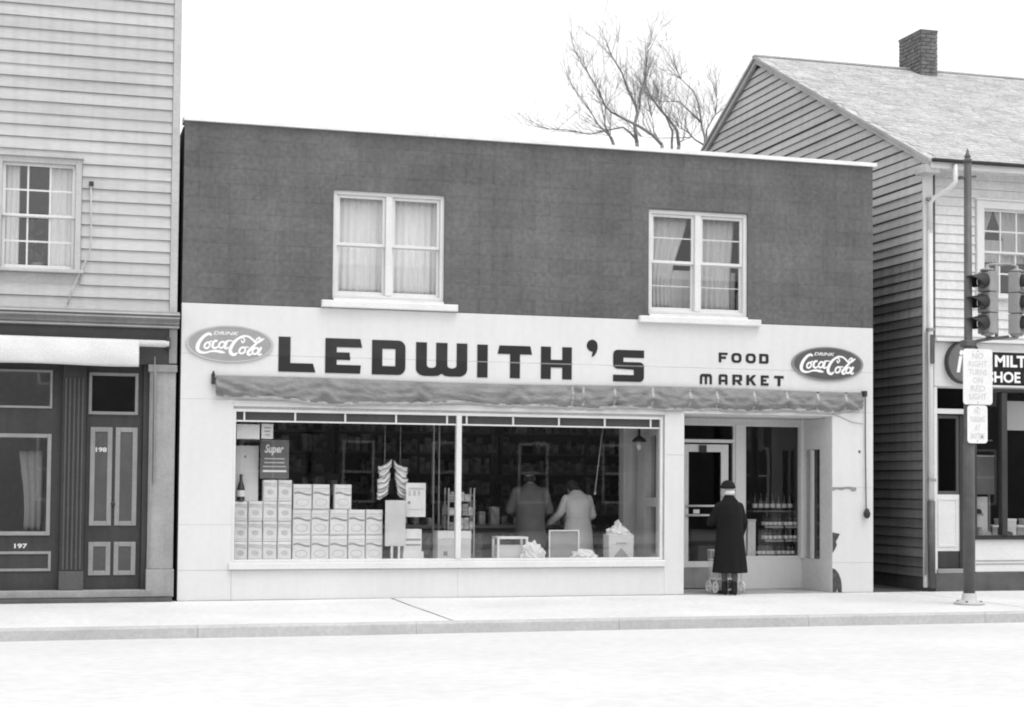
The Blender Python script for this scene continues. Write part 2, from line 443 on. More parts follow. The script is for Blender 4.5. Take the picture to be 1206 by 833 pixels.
def curtain(name, mt, parent, x0, x1, z0, z1, y, fold=.02, n=9, pinch=0, side=0):
    # hanging cloth with folds; pinch gathers it to one side lower down
    def fn(u, v):
        z = z1 + (z0 - z1) * v
        g = 1 - pinch * math.sin(min(1, v * 1.05) * math.pi * .62) ** 1.5
        xx = x0 + (x1 - x0) * u * g if side <= 0 else x1 - (x1 - x0) * (1 - u) * g
        return (xx, y + fold * math.sin(u * n * 2 * math.pi + v * 1.2) * (.5 + .5 * v) + .006 * noise.noise(Vector((xx * 9, z * 3, 1))), z)
    o = MB().grid(fn, n * 8, 14).build(name, mt, parent, smooth=True)
    o.modifiers.new('thick', 'SOLIDIFY').thickness = .003
    return o

def pair_window(W4, grey):
    a, b, c, d = W4
    wn = MB(); y0, y1 = .035, .15
    wn.frame(a, b, c, d, .055, y0, y1, tb=.06)
    mid = (a + b) / 2
    wn.box(mid - .045, mid + .045, y0 - .004, y1, c + .06, d - .055)
    win = wn.build('window', M_WFRAME, shop, bevel=.004)
    mr = c + (d - c) * .50
    for (p, q) in ((a + .055, mid - .045), (mid + .045, b - .055)):
        B('sash', M_WFRAME, win, *[])if 0 else None
        s1 = MB(); s1.frame(p + .002, q - .002, mr - .01, d - .057, .04, y0 + .035, y0 + .07); s1.build('sash', M_WFRAME, win, bevel=.003)
        s2 = MB(); s2.frame(p + .002, q - .002, c + .062, mr + .012, .035, y0 + .075, y0 + .105, tb=.05); s2.build('sash', M_WFRAME, win, bevel=.003)
        B('pane', G_SHOP, win, (p + .042, q - .042, y0 + .05, y0 + .054, mr + .03, d - .097))
        B('pane', G_SHOP, win, (p + .037, q - .037, y0 + .088, y0 + .092, c + .112, mr - .023))
        if grey:
            zz = mr + .03 + (d - .097 - mr - .03) * .52
            B('muntin', M_WFRAME, win, (p + .042, q - .042, y0 + .045, y0 + .049, zz - .007, zz + .007))
            B('muntin', M_WFRAME, win, (p + .037, q - .037, y0 + .083, y0 + .087, c + .42, c + .43))
            if p < mid - .1: curtain('curtain', M_CURT2, win, p + .02, q - .03, c + .08, d - .07, .27, .018, 6, .42, 0)
            else: curtain('curtain', M_CURT2, win, p + .03, q - .05, c + .08, d - .07, .27, .02, 6, .10, 0)
        else:
            curtain('curtain', M_CURT, win, p - .02, q + .02, c + .08, d - .05, .26, .014, 8)
    if grey:
        B('roller_blind', M_CURT2, win, (a + .06, b - .06, .33, .334, c + .1, mr - .07))
    sill = MB(); sill.cbox(a - .155, b + .185, -.075, .05, c - .13, c - .035, .01); sill.cbox(a + .01, b - .01, -.03, .05, c - .034, c - .001, .004)
    sill.build('sill', M_SILL, win)
    return win
w1 = pair_window(WIN[0], False); w1['label'] = 'upper window filled with white sheer curtains'
w2 = pair_window(WIN[1], True); w2['label'] = 'upper window with grey curtain tied back'
# upstairs rooms behind the windows
B('upper_room_wall', M_ROOMWALL, shop, (.2, W - .2, 4.5, 4.6, 3.3, 6.0), (4.9, 5.0, .27, 4.499, 3.3, 6.0))

# --- white panelled front
lw = MB().wallgrid(.012, W - .012, .0, 3.932, .045, .25, [(DISP[0], DISP[1], DISP[2], DISP[3]), (7.13, 9.477, -.1, 2.60)]).build('front_wall', M_SHADEW, shop)
def panel(x0, x1, z0, z1, y=-.0):
    dy = random.uniform(-.0015, .0015)
    MB().cbox(x0 + .001, x1 - .001, y + dy, .043, z0 + .001, z1 - .001, .0025).build('panel', M_PANEL, lw)
JZ = 3.262
panel(0, W, JZ, 3.932)
panel(0, W, 2.66, JZ)
panel(0, .70, 1.0, 2.66); panel(0, .70, .40, 1.0); panel(0, .70, 0, .40)
panel(.70, 3.79, 0, .40); panel(3.79, 6.83, 0, .40)
panel(.70, 6.83, 2.575, 2.66); panel(6.83, 7.13, 2.0, 2.66); panel(6.83, 7.13, 0, 2.0)
panel(7.13, 9.477, 2.60, 2.66)
for z0, z1 in ((1.55, 2.66), (.44, 1.55), (0, .44)): panel(9.477, W, z0, z1)
# damage on the corner panels: chipped enamel showing the dark backing
def chip(pts, mt=None):
    MB().prism(pts, [], -.0055, .003).build('chipped_patch', mt or mat('bare_backing', .075, .9, .4, 14, .4, 40, fine=.4), lw)
chip([(9.481, 1.555), (9.62, 1.553), (9.74, 1.565), (9.87, 1.552), (9.865, 1.50), (9.80, 1.49), (9.76, 1.525), (9.70, 1.53), (9.62, 1.51), (9.55, 1.525), (9.481, 1.50)], M_KICK)
chip([(9.482, .89), (9.53, .878), (9.60, .868), (9.565, .80), (9.535, .75), (9.55, .70), (9.52, .64), (9.482, .585)])
chip([(9.482, .36), (9.53, .34), (9.58, .28), (9.615, .20), (9.63, .10), (9.632, .005), (9.57, .004), (9.56, .06), (9.535, .01), (9.482, .004)])
chip([(9.90, 2.10), (9.935, 2.105), (9.94, 2.065), (9.918, 2.06)])
# sills and display window
dw = MB().frame(.70, 6.80, .50, 2.54, .035, .005, .09).build('display_window', M_WFRAME, shop, bevel=.004)
MB().cbox(.66, 6.83, -.05, .10, .405, .498, .008).build('sill', M_WFRAME, dw)
B('mullion', M_WFRAME, dw, (3.757, 3.829, -.004, .095, .535, 2.505), bevel=.006)
for a, b in ((.735, 3.757), (3.829, 6.765)):
    B('pane', G_SHOP, dw, (a, b, .045, .051, .535, 2.372))
    B('transom_rail', M_WFRAME, dw, (a, b, .02, .075, 2.372, 2.392))
    B('vent_screen', M_FRIEZE, dw, (a, b, .055, .06, 2.393, 2.504))
for tx in (.845, 1.525, 2.205, 2.908, 3.625, 3.905, 4.575, 5.246, 5.929, 6.623):
    B('divider', M_WFRAME, dw, (tx - .011, tx + .011, .022, .05, 2.393, 2.504))

# --- recessed entrance
B('entrance_ceiling', M_SHADEW, shop, (7.14, 9.47, .25, 1.0, 2.585, 2.64))
st_e = B('entrance_floor', M_STEP, shop, (7.13, 9.477, -.019, 1.0, -.018, .006))
# side wall of the entrance beside the display window (glazed)
ew = MB().wallgrid(.251, 1.2, 0.01, 2.58, 6.86, 7.10, [(.42, .90, .55, 1.25), (.42, .90, 1.38, 2.30)], axis='x').build('entrance_side_wall', M_SHADEW, shop)
B('added_dark_backing', M_FRONT_L, ew, (7.02, 7.03, .41, .91, .54, 2.31))  # sheet added behind the panes to make them look dark
for z0, z1 in ((.55, 1.25), (1.38, 2.30)): B('pane', G_SHOP, ew, (6.97, 6.975, .42, .90, z0, z1))
# back plane: door, post, side window
bk = MB(); bk.box(7.101, 7.50, 1.0, 1.1, .006, 2.58); bk.box(7.50, 9.477, 1.0, 1.1, 2.50, 2.58)
bk.build('entrance_back_wall', M_SHADEW, shop)
B('door_post', M_WFRAME, shop, (8.37, 8.52, .985, 1.1, .006, 2.499), bevel=.004)
tr = MB().frame(7.50, 8.37, 2.21, 2.499, .03, 1.005, 1.08, tb=.05).build('transom_window', M_WFRAME, shop)
B('pane', G_DOOR, tr, (7.53, 8.34, 1.04, 1.045, 2.26, 2.469))
B('door_jamb', M_WFRAME, shop, (7.50, 7.535, 1.01, 1.09, .006, 2.208)); B('door_jamb', M_WFRAME, shop, (8.335, 8.37, 1.01, 1.09, .006, 2.208))
B('sidelight', G_DOOR, shop, (8.275, 8.334, 1.04, 1.045, .01, 2.205))
door = MB(); door.box(7.54, 7.615, 1.02, 1.065, .33, 2.185); door.box(8.145, 8.265, 1.02, 1.065, .33, 2.185)
door.box(7.615, 8.145, 1.021, 1.064, 2.07, 2.185); door.box(7.615, 8.145, 1.021, 1.064, .33, .42)
door = door.build('shop_door', M_WFRAME, shop, bevel=.004)
B('kick_plate', M_KICK, door, (7.54, 8.265, 1.018, 1.066, .02, .328))
B('pane', G_DOOR, door, (7.615, 8.145, 1.04, 1.045, .42, 2.07))
for zz in (1.255, 1.115):
    MB().tube([(7.58, .985, zz), (8.20, .985, zz)], .016).build('push_bar', M_ALU, door, smooth=True)
    for xx in (7.578, 8.20): MB().tube([(xx, .985, zz), (xx, 1.03, zz)], .013).build('bar_bracket', M_ALU, door)
B('door_closer', M_DARKMETAL, door, (7.78, 7.90, .99, 1.02, 2.06, 2.17), bevel=.008)
B('notice', M_PAPER, door, (7.70, 7.80, 1.036, 1.039, 1.14, 1.20))
sw = MB().frame(8.52, 9.47, .46, 2.499, .03, 1.01, 1.08, tb=.035).build('side_display_window', M_WFRAME, shop, bevel=.003)
B('bulkhead', M_PANEL, sw, (8.521, 9.476, .99, 1.07, .006, .458))
B('pane', G_SHOP, sw, (8.55, 9.44, 1.04, 1.045, .495, 2.469))
B('corner_post', M_WFRAME, sw, (9.43, 9.476, .93, 1.008, .46, 2.58), bevel=.003)
# return wall next to the chipped pier, with a narrow side window
rw = MB().wallgrid(.251, 1.0, .006, 2.58, 9.477, 9.60, [(.40, .90, .47, 2.12)], axis='x').build('return_wall', M_SHADEW, shop)
B('pane', G_SHOP, rw, (9.505, 9.51, .40, .90, .48, 2.11)); B('added_dark_sheet', M_DARKROOM, rw, (9.605, 9.615, .252, 1.0, .47, 2.5))  # dark sheet added behind the pane, standing in for interior shade
B('mullion', M_WFRAME, rw, (9.468, 9.50, .62, .70, .47, 2.11), bevel=.003)
# shop room
B('shop_floor', M_ROOMFLOOR, shop, (.2, W - .2, 1.101, 13.3, -.01, .05), (.2, 6.85, .251, 1.1, -.01, .05), (9.601, W - .2, .251, 1.1, -.01, .05))
B('room_wall', M_ROOMWALL, shop, (.2, W - .2, 8.0, 8.1, .05, 3.09), (.201, .23, .262, 7.99, .05, 3.09))
B('room_pillar', M_WFRAME, shop, (6.75, 7.07, 1.5, 1.72, .05, 3.09), bevel=.01)
ledge = B('window_ledge', M_WFRAME, shop, (.232, 6.84, .252, .95, .44, .497))
B('ledge_front', M_SHADEW, shop, (.232, 6.84, .88, .93, .05, .438))
B('window_ledge', M_WFRAME, shop, (8.40, 9.94, 1.102, 1.75, .40, .465)); B('window_ledge', M_WFRAME, shop, (9.602, 9.94, .252, 1.101, .40, .465))

# ------------------------------------------------------------------ lettering
def rrect(x0, x1, z0, z1, r=(0, 0, 0, 0), n=5):          # radii bl, br, tr, tl
    out = []
    for (cx, cz, a0, rr) in ((x0, z0, 180, r[0]), (x1, z0, 270, r[1]), (x1, z1, 0, r[2]), (x0, z1, 90, r[3])):
        if rr == 0: out.append((cx, cz)); continue
        ox = cx + (rr if cx == x0 else -rr); oz = cz + (rr if cz == z0 else -rr)
        for i in range(n + 1):
            a = R(a0 + 90 * i / n); out.append((ox + rr * math.cos(a), oz + rr * math.sin(a)))
    return out
def scl(pts, x0, x1, z0, z1): return [(x0 + a * (x1 - x0), z0 + b * (z1 - z0)) for a, b in pts]
def arc(cx, cz, rx, rz, a0, a1, n=7): return [(cx + rx * math.cos(R(a0 + (a1 - a0) * i / n)), cz + rz * math.sin(R(a0 + (a1 - a0) * i / n))) for i in range(n + 1)]
LT = {
 'L': ([(0, 0), (1, 0), (.93, .25), (.32, .25), (.32, 1), (0, 1)], []),
 'E': ([(0, 0), (.95, 0), (.97, .24), (.31, .24), (.31, .385), (.68, .385), (.66, .6), (.31, .6), (.31, .75), (1, .75), (.95, 1), (0, 1)], []),
 'D': ([(0, 0), (.78, 0), *arc(.78, .22, .22, .22, -90, 0), *arc(.78, .78, .22, .22, 0, 90), (0, 1)], [[(.31, .25), (.70, .25), (.70, .75), (.31, .75)]]),
 'W': ([*arc(.17, .22, .17, .22, 180, 270), (.36, 0), *arc(.5, -.03, .06, .10, 150, 30, 4), (.64, 0), *arc(.83, .22, .17, .22, -90, 0), (1, 1), (.79, 1), (.79, .32), *arc(.70, .32, .09, .08, 0, -180, 6), (.61, 1), (.39, 1), *arc(.30, .32, .09, .08, 0, -180, 6)[0:], (.21, 1), (0, 1)], []),
 'I': ([(0, 0), (1, 0), (1, 1), (0, 1)], []),
 'T': ([(.36, 0), (.65, 0), (.65, .74), (1, .74), (.95, 1), (.05, 1), (0, .74), (.36, .74)], []),
 'H': ([(0, 0), (.32, 0), (.32, .36), (.69, .36), (.69, 0), (1, 0), (1, 1), (.69, 1), (.69, .60), (.32, .60), (.32, 1), (0, 1)], []),
 'S': ([(0, 0), *arc(.86, .15, .14, .15, -90, 0, 4), *arc(.86, .47, .14, .15, 0, 90, 4), (.33, .62), (.33, .76), (1, .76), (1, 1), *arc(.14, .85, .14, .15, 90, 180, 4), *arc(.14, .57, .14, .17, 180, 270, 4), (.67, .38), (.67, .21), (0, .21)], []),
 "'": ([*arc(.45, .66, .45, .34, 10, 190, 10), *arc(.45, .66, .45, .34, 190, 275, 5), (.40, 0.0), (.62, .08), (.80, .28), (.90, .50)], []),
 'F': ([(0, 0), (.30, 0), (.30, .36), (.82, .36), (.82, .60), (.30, .60), (.30, .76), (1, .76), (1, 1), (0, 1)], []),
 'O': (rrect(0, 1, 0, 1, (.36,) * 4), [rrect(.27, .73, .25, .75, (.16,) * 4)]),
 'D2': ([(0, 0), (.80, 0), *arc(.80, .2, .2, .2, -90, 0, 4), *arc(.80, .8, .2, .2, 0, 90, 4), (0, 1)], [[(.30, .25), (.70, .25), (.70, .75), (.30, .75)]]),
 'M': ([(0, 0), (.20, 0), (.20, .66), (.30, .76), (.40, .66), (.40, 0), (.60, 0), (.60, .66), (.70, .76), (.80, .66), (.80, 0), (1, 0), *arc(.76, .72, .24, .28, 0, 90, 5), *arc(.24, .72, .24, .28, 90, 180, 5)], []),
 'A': ([(0, 0), (.29, 0), (.29, .26), (.71, .26), (.71, 0), (1, 0), *arc(.78, .8, .22, .2, 0, 90, 4), *arc(.22, .8, .22, .2, 90, 180, 4)], [[(.29, .48), (.71, .48), (.71, .76), (.29, .76)]]),
 'R': ([(0, 0), (.29, 0), (.29, .30), (.44, .30), (.68, 0), (1, 0), (.76, .33), *arc(.80, .52, .20, .16, -60, 0, 4), *arc(.80, .84, .20, .16, 0, 90, 4), (0, 1)], [[(.29, .50), (.70, .50), (.70, .78), (.29, .78)]]),
 'K': ([(0, 0), (.29, 0), (.29, .36), (.38, .42), (.68, 0), (1, 0), (.60, .57), (.98, 1), (.64, 1), (.29, .64), (.29, 1), (0, 1)], []),
}
def letter(ch, x0, x1, z0, z1, parent, mt=None, proud=.006, mt2=None):
    o, h = LT[ch]; b = MB(); b.prism(scl(o, x0, x1, z0, z1), [scl(q, x0, x1, z0, z1) for q in h], -proud, -.0018)
    ob = b.build('letter', mt or M_BLACK, parent)
    if mt2:      # the panel joint runs through the letter: upper half on the other panel
        bm = bmesh.new(); bm.from_mesh(ob.data)
        zj = JZ - WL[parent].z
        bmesh.ops.bisect_plane(bm, geom=bm.verts[:] + bm.edges[:] + bm.faces[:], plane_co=(0, 0, zj), plane_no=(0, 0, 1))
        ob.data.materials.append(mt2); bm.to_mesh(ob.data); bm.free()
        for pl in ob.data.polygons:
            if pl.center.z > zj: pl.material_index = 1
    return ob
big = thing('shop_name_lettering', (1.28, 0, 3.05), 'large black block letters spelling the shop name on the white band', 'lettering')
for ch, x0, x1, z0, z1 in (('L', 1.284, 1.785, 3.052, 3.522), ('E', 1.915, 2.42, 3.05, 3.522), ('D', 2.556, 3.022, 3.046, 3.518), ('W', 3.17, 3.897, 3.044, 3.506),
                           ('I', 4.04, 4.19, 3.042, 3.50), ('T', 4.333, 4.833, 3.043, 3.497), ('H', 4.964, 5.42, 3.045, 3.50), ("'", 5.642, 5.822, 3.372, 3.62), ('S', 6.038, 6.506, 3.037, 3.488)):
    letter(ch, x0, x1, z0, z1, big, M_BLACK, .007, M_BLACK2 if ch in 'LEDW' else None)
for (x0, x1) in ((4.04, 4.19), (4.514, 4.658), (4.97, 5.415), (6.06, 6.49)):
    B('panel_joint_gap', M_GREYTRIM, big, (x0, x1, -.0083, -.0072, JZ - .008, JZ + .006))
sm = thing('shop_trade_lettering', (7.37, 0, 3.02), 'small black two-line lettering reading food market', 'lettering')
for ch, x0, x1 in (('F', 7.66, 7.80), ('O', 7.86, 8.02), ('O', 8.085, 8.245), ('D2', 8.30, 8.448)): letter(ch, x0, x1, 3.352, 3.495, sm)
for ch, x0, x1 in (('M', 7.366, 7.556), ('A', 7.66, 7.80), ('R', 7.875, 8.03), ('K', 8.095, 8.255), ('E', 8.325, 8.455), ('T', 8.535, 8.695)): letter(ch, x0, x1, 3.03, 3.18, sm)

# oval enamel signs with a script word
def ribbon(b, pts, w, y, y1, close=False):
    # variable width flat stroke through the points (Catmull-Rom), w: list or number
    P = [Vector((p[0], 0, p[1])) for p in pts]; n = len(P); ws = w if isinstance(w, list) else [w] * n
    out = []
    for i in range(n - 1):
        p0, p1, p2, p3 = P[max(i - 1, 0)], P[i], P[i + 1], P[min(i + 2, n - 1)]
        for k in range(6):
            t = k / 6; out.append((.5 * ((2 * p1) + (p2 - p0) * t + (2 * p0 - 5 * p1 + 4 * p2 - p3) * t * t + (3 * p1 - p0 - 3 * p2 + p3) * t ** 3), ws[i] + (ws[i + 1] - ws[i]) * t))
    out.append((P[-1], ws[-1]))
    vs = []
    for i, (p, ww) in enumerate(out):
        d = (out[min(i + 1, len(out) - 1)][0] - out[max(i - 1, 0)][0]).normalized(); nn = Vector((-d.z, 0, d.x))
        for sgn in (1, -1):
            q = p + nn * sgn * ww / 2; vs += [(q.x, y, q.z), (q.x, y1, q.z)]
    fs = []
    for i in range(len(out) - 1):
        k = i * 4
        fs += [(k, k + 4, k + 6, k + 2), (k + 1, k + 5, k + 4, k), (k + 2, k + 6, k + 7, k + 3)]
    b.add(vs, fs)
def ell(cx, cz, rx, rz, tilt=.25, n=10):
    return [(cx + rx * math.cos(2 * math.pi * i / n) - tilt * rz * math.sin(2 * math.pi * i / n), cz + rz * math.sin(2 * math.pi * i / n)) for i in range(n + 1)]
SCRIPT = [
 ([(375, 250), (345, 228), (290, 262), (240, 330), (215, 400), (220, 452), (262, 482), (320, 480), (370, 462), (430, 458), (490, 468), (535, 478)], [20, 26, 30, 34, 38, 36, 26, 18, 18, 24, 30, 6]),
 (ell(325, 385, 30, 40), 20), ([(340, 350), (365, 330), (385, 332)], 14),
 ([(445, 325), (415, 322), (392, 360), (390, 405), (420, 418), (455, 395)], [22, 22, 24, 24, 22, 14]),
 (ell(495, 372, 32, 42), 20), ([(555, 318), (540, 370), (530, 408), (550, 420), (572, 398)], [24, 24, 24, 20, 10]), ([(545, 322), (585, 314), (625, 318)], [18, 14, 8]),
 ([(722, 300), (735, 335), (758, 312), (752, 278), (715, 268), (665, 300), (620, 365), (595, 430), (605, 485), (645, 500), (680, 470)], [14, 14, 14, 14, 18, 26, 32, 36, 34, 28, 12]),
 ([(690, 272), (740, 248), (800, 250), (850, 285), (885, 322), (925, 320), (960, 292), (992, 268)], [16, 20, 20, 20, 18, 20, 22, 6]),
 (ell(735, 440, 34, 42), 20), ([(755, 405), (785, 392), (812, 398)], 12),
 ([(880, 330), (905, 280), (935, 262), (940, 290), (895, 345), (830, 420), (800, 470), (815, 496), (852, 480)], [10, 14, 16, 18, 22, 28, 30, 24, 12]),
 (ell(888, 442, 33, 42), 20), ([(958, 388), (935, 440), (922, 478), (945, 492), (965, 470)], [24, 24, 24, 20, 8]),
]
def oval_sign(cx, cz, hx, hz, body, rim, label):
    t = thing('oval_sign', (cx, 0, cz - hz), label, 'sign')
    def ov(k, n=64): return [(cx + (hx * k if k < 1 else hx) * math.cos(2 * math.pi * i / n), cz + (hz * (1 - (1 - k) * 1.3) if k < 1 else hz) * math.sin(2 * math.pi * i / n)) for i in range(n)]
    MB().prism(ov(1), [ov(.94)], -.022, -.0022).build('rim', rim, t)
    MB().prism(ov(.9395), [], -.019, -.0024).build('face', body, t)
    # script traced at 12.06 units per 0.0137 m ; sign box 80..1105 x 110..605
    def tx(p): return (cx + (p[0] - 592) / 512 * hx, cz - (p[1] - 357) / 247 * hz)
    k = 2 * hx / 1024
    for i, (pts, ww) in enumerate(SCRIPT):
        b = MB(); ww = [q * k * 1.2 for q in ww] if isinstance(ww, list) else ww * k * 1.2
        ribbon(b, [tx(p) for p in pts], ww, -.0215 - .0004 * i, -.0192)
        b.build('script_stroke', M_WPAINT, t)
    x0, z0 = tx((398, 238)); x1, z1 = tx((690, 192))
    text('small_word', 'DRINK', (x0, x1, z0, z1), -.0194, M_WPAINT, t, bold=.012, shear=.25)
    return t
oval_sign(.638, 3.400, .578, .245, M_COKE1, M_RIM1, 'faded pale grey oval soft-drink sign with white script beside the big letter L')
oval_sign(9.395, 3.375, .582, .250, M_COKE2, M_RIM2, 'dark grey oval soft-drink sign with white script beside the small lettering')

# ------------------------------------------------------------------ awning, rolled up over the window
aw = thing('rolled_awning', (.46, 0, 2.63), 'grey canvas awning folded up along the whole shop front', 'awning')
AX0, AX1 = .455, 9.945
SEAMS = [1.9, 3.2, 4.62, 5.42, 5.58, 6.05, 6.62, 7.2, 7.62, 8.2, 8.72, 9.22, 9.68]
def awf(u, v):
    x = AX0 + (AX1 - AX0) * u
    t = v
    endL = min(1, (x - AX0) / .55); sag = .014 * math.sin(x * 2.2) + .01 * math.sin(x * 5.1 + 1)
    ztop = 2.968 + .012 * math.sin(x * 1.1) ; zbot = 2.685 - .02 * min(1, (x - AX0) / 1.2) + .012 * math.sin(x * 1.7 + .5)
    zbot += .05 * max(0, (x - 9.3) / .65) ** 2
    z = ztop + (zbot - ztop) * t
    bul = math.sin(math.pi * min(1, t * .80 + .08)) * (.055 + .008 * math.sin(x * 3.1))
    nz_ = .010 * noise.noise(Vector((x * 1.6 + z * 6, z * 8, 2))) + .012 * noise.noise(Vector((x * 4 - z * 9, z * 18, 7))) + .013 * noise.noise(Vector((x * 11 + z * 17, z * 34, 4))) +   .006 * math.sin(z * 60 + 2.5 * noise.noise(Vector((x * 1.3, 0, 9))) * 3)
    nz_ += (.030 * math.sin((z * 40 + x * 16)) * (1 - endL))
    for sx in SEAMS:
        nz_ -= .016 * math.exp(-((x - sx) / .05) ** 2)
        d = x - sx
        nz_ += .022 * math.sin(34 * z + 22 * abs(d)) * math.exp(-(d / .17) ** 2)
    y = -.028 - bul - nz_ * (.3 + t)
    return (x, min(y, -.012), z + sag * t)
c = MB().grid(awf, 520, 22).build('canvas', M_CANVAS, aw, smooth=True)
c.modifiers.new('thick', 'SOLIDIFY').thickness = .004
# scalloped valance edge
def valf(u, v):
    x = AX0 + .1 + (AX1 - AX0 - .12) * u
    bx, by, bz = awf((x - AX0) / (AX1 - AX0), 1)
    sc = .5 + .5 * abs(math.sin(x * math.pi / .17))
    return (x, by - .008 + .012 * v, bz + .02 - (.022 + .026 * sc) * v)
v_ = MB().grid(valf, 560, 3).build('scalloped_edge', M_CANVAS_L, aw, smooth=True)
v_.modifiers.new('thick', 'SOLIDIFY').thickness = .003
for sx in SEAMS[3:]:
    def sf(u, v, sx=sx):
        q = awf((sx + (u - .5) * .035 - AX0) / (AX1 - AX0), .06 + .9 * v); return (q[0], q[1] - .005, q[2])
    MB().grid(sf, 2, 10).build('seam', M_CANVAS_L, aw, smooth=True)
MB().tube([(AX0 - .01, -.03, 2.93), (AX1 + .01, -.03, 2.945)], .016).build('roller', M_DARKMETAL, aw, smooth=True)
B('bracket', M_DARKMETAL, aw, (AX0 - .055, AX0 - .012, -.06, -.003, 2.86, 3.0), (AX0 - .048, AX0 - .022, -.075, -.06, 2.985, 3.03))
B('bracket', M_DARKMETAL, aw, (AX1 + .012, AX1 + .06, -.09, -.003, 2.90, 2.985))
MB().tube([(10.005, -.03, 2.9), (10.01, -.022, 2.2), (10.018, -.028, 1.24)], .0085).build('crank_rod', M_DARKMETAL, aw)
MB().lathe([(.02, 0), (.045, .03), (.05, .08), (.03, .13), (.015, .15)], (10.02, -.05, 1.095), 12).build('crank_box', M_DARKMETAL, aw, smooth=True)
MB().tube([(9.42, -.006, 2.655), (9.6, -.008, 2.60), (9.8, -.01, 2.52), (9.98, -.012, 2.50)], .004, 6).build('cord', M_GREYTRIM, aw)

# ------------------------------------------------------------------ neighbouring clapboard building (dark shopfront)
lb = thing('clapboard_shophouse', (-3, 0, 0), 'tall pale clapboard building with dark panelled shopfront and white valance', 'building')
LW = (-2.29, -1.38, 4.25, 5.70)
LX0, LX1 = -8.2, -.06
core = MB().wallgrid(LX0, LX1 - .003, 3.75, 8.7, .035, .2, [LW, (-5.6, -4.69, 4.25, 5.70)]).build('upper_wall', M_TRIM_L, lb)
E1 = .158; z = 3.80; rowi = 0
def wedge(L, h, t0, t1, ax='x'):
    b = MB()
    if ax == 'x': b.add([(0, -t1, 0), (L, -t1, 0), (L, 0, 0), (0, 0, 0), (0, -t0, h), (L, -t0, h), (L, 0, h), (0, 0, h)], [(3, 2, 1, 0), (4, 5, 6, 7), (0, 1, 5, 4), (1, 2, 6, 5), (2, 3, 7, 6), (3, 0, 4, 7)])
    return b
wc = {}
def board(L, h, loc, parent, mt, key, t0=.008, t1=.026, rot=None):
    k = (key, round(L, 3), h)
    if k not in wc:
        wc[k] = wedge(L, h, t0, t1).build('clapboard', mt, parent, loc=loc)
        if rot: wc[k].rotation_euler = rot
        return wc[k]
    return inst(wc[k], 'clapboard', loc, parent, rot)
while z < 8.6:
    spans = [(LX0, -.158)]
    if LW[2] - .12 < z + E1 / 2 < LW[3] + .06: spans = [(LX0, -5.67), (-4.62, LW[0] - .07), (LW[1] + .08, -.158)]
    for a, b in spans:
        cuts = [a, b]
        if b - a > 3: cuts = [a, a + (b - a) * (.35 if rowi % 3 == 0 else .62 if rowi % 3 == 1 else .5), b]
        for p, q in zip(cuts[:-1], cuts[1:]):
            board(q - p - .002, E1 - .006, (p, .034 + random.uniform(-.003, .0005), z + random.uniform(-.002, .002)), core, M_CLAP_L, 'l', t1=.03, rot=(random.uniform(-.004, .004), random.uniform(-.0012, .0012), 0))
    z += E1; rowi += 1
B('corner_board', M_TRIM_L, lb, (-.157, -.06, -.012, .034, 3.78, 8.7), bevel=.004)
B('side_wall', M_TRIM_L, lb, (-.22, -.064, .201, 11, 0, 8.7)); B('side_wall', M_TRIM_L, lb, (LX0, LX0 + .15, .201, 11, 0, 8.7))
B('back_wall', M_TRIM_L, lb, (LX0, LX1, 11, 11.2, 0, 8.7)); B('roof', M_FOUND, lb, (LX0 - .1, -.05, -.2, 11.3, 8.71, 8.85))
B('upper_floor', M_ROOMWALL, lb, (LX0 + .15, -.22, .2, 11, 3.5, 3.7)); B('room_wall', M_ROOMWALL, lb, (LX0 + .15, -.22, 4, 4.1, 3.7, 8.7))

def sash_window(parent, wx0, wx1, wz0, wz1, cols, rows, mw=.022, trim=M_TRIM_L, sash=M_WFRAME, gl=G_OLD, y=.0, casing=.075, mfrac=.5, rows_lo=None):
    mr = wz0 + (wz1 - wz0) * mfrac
    wn = MB(); wn.box(wx0 - casing, wx0, y - .03, y + .10, wz0 - .01, wz1 + casing); wn.box(wx1, wx1 + casing, y - .03, y + .10, wz0 - .01, wz1 + casing); wn.box(wx0, wx1, y - .029, y + .10, wz1, wz1 + casing)
    win = wn.build('window', trim, parent, bevel=.004)
    B('drip_cap', trim, win, (wx0 - casing - .02, wx1 + casing + .02, y - .06, y + .02, wz1 + casing + .001, wz1 + casing + .03), bevel=.004)
    B('sill', trim, win, (wx0 - casing - .04, wx1 + casing + .04, y - .075, y + .10, wz0 - .055, wz0 - .012), bevel=.006)
    for si, (z0, z1, yy, rws) in enumerate(((mr - .015, wz1, y + .03, rows), (wz0 - .008, mr + .015, y + .06, rows_lo or rows))):
        st_ = .04
        s1 = MB(); s1.frame(wx0 + .001, wx1 - .001, z0, z1, st_, yy, yy + .028, tb=.05 if si else .035)
        iw0, iw1, iz0, iz1 = wx0 + st_, wx1 - st_, z0 + (.05 if si else .035), z1 - st_
        sa = s1.build('sash', sash, win, bevel=.003)
        for k in range(1, cols):
            xx = iw0 + (iw1 - iw0) * k / cols; B('muntin', sash, win, (xx - mw / 2, xx + mw / 2, yy + .002, yy + .026, iz0, iz1))
        for k in range(1, rws):
            zz = iz0 + (iz1 - iz0) * k / rws; B('muntin', sash, win, (iw0, iw1, yy + .004, yy + .024, zz - mw / 2, zz + mw / 2))
        for k in range(cols):
            for q in range(rws):
                g = mw / 2
                a, b = iw0 + (iw1 - iw0) * k / cols + g, iw0 + (iw1 - iw0) * (k + 1) / cols - g
                c_, d_ = iz0 + (iz1 - iz0) * q / rws + g, iz0 + (iz1 - iz0) * (q + 1) / rws - g
                B('pane', gl, win, (a, b, yy + .012, yy + .015, c_, d_))
    return win
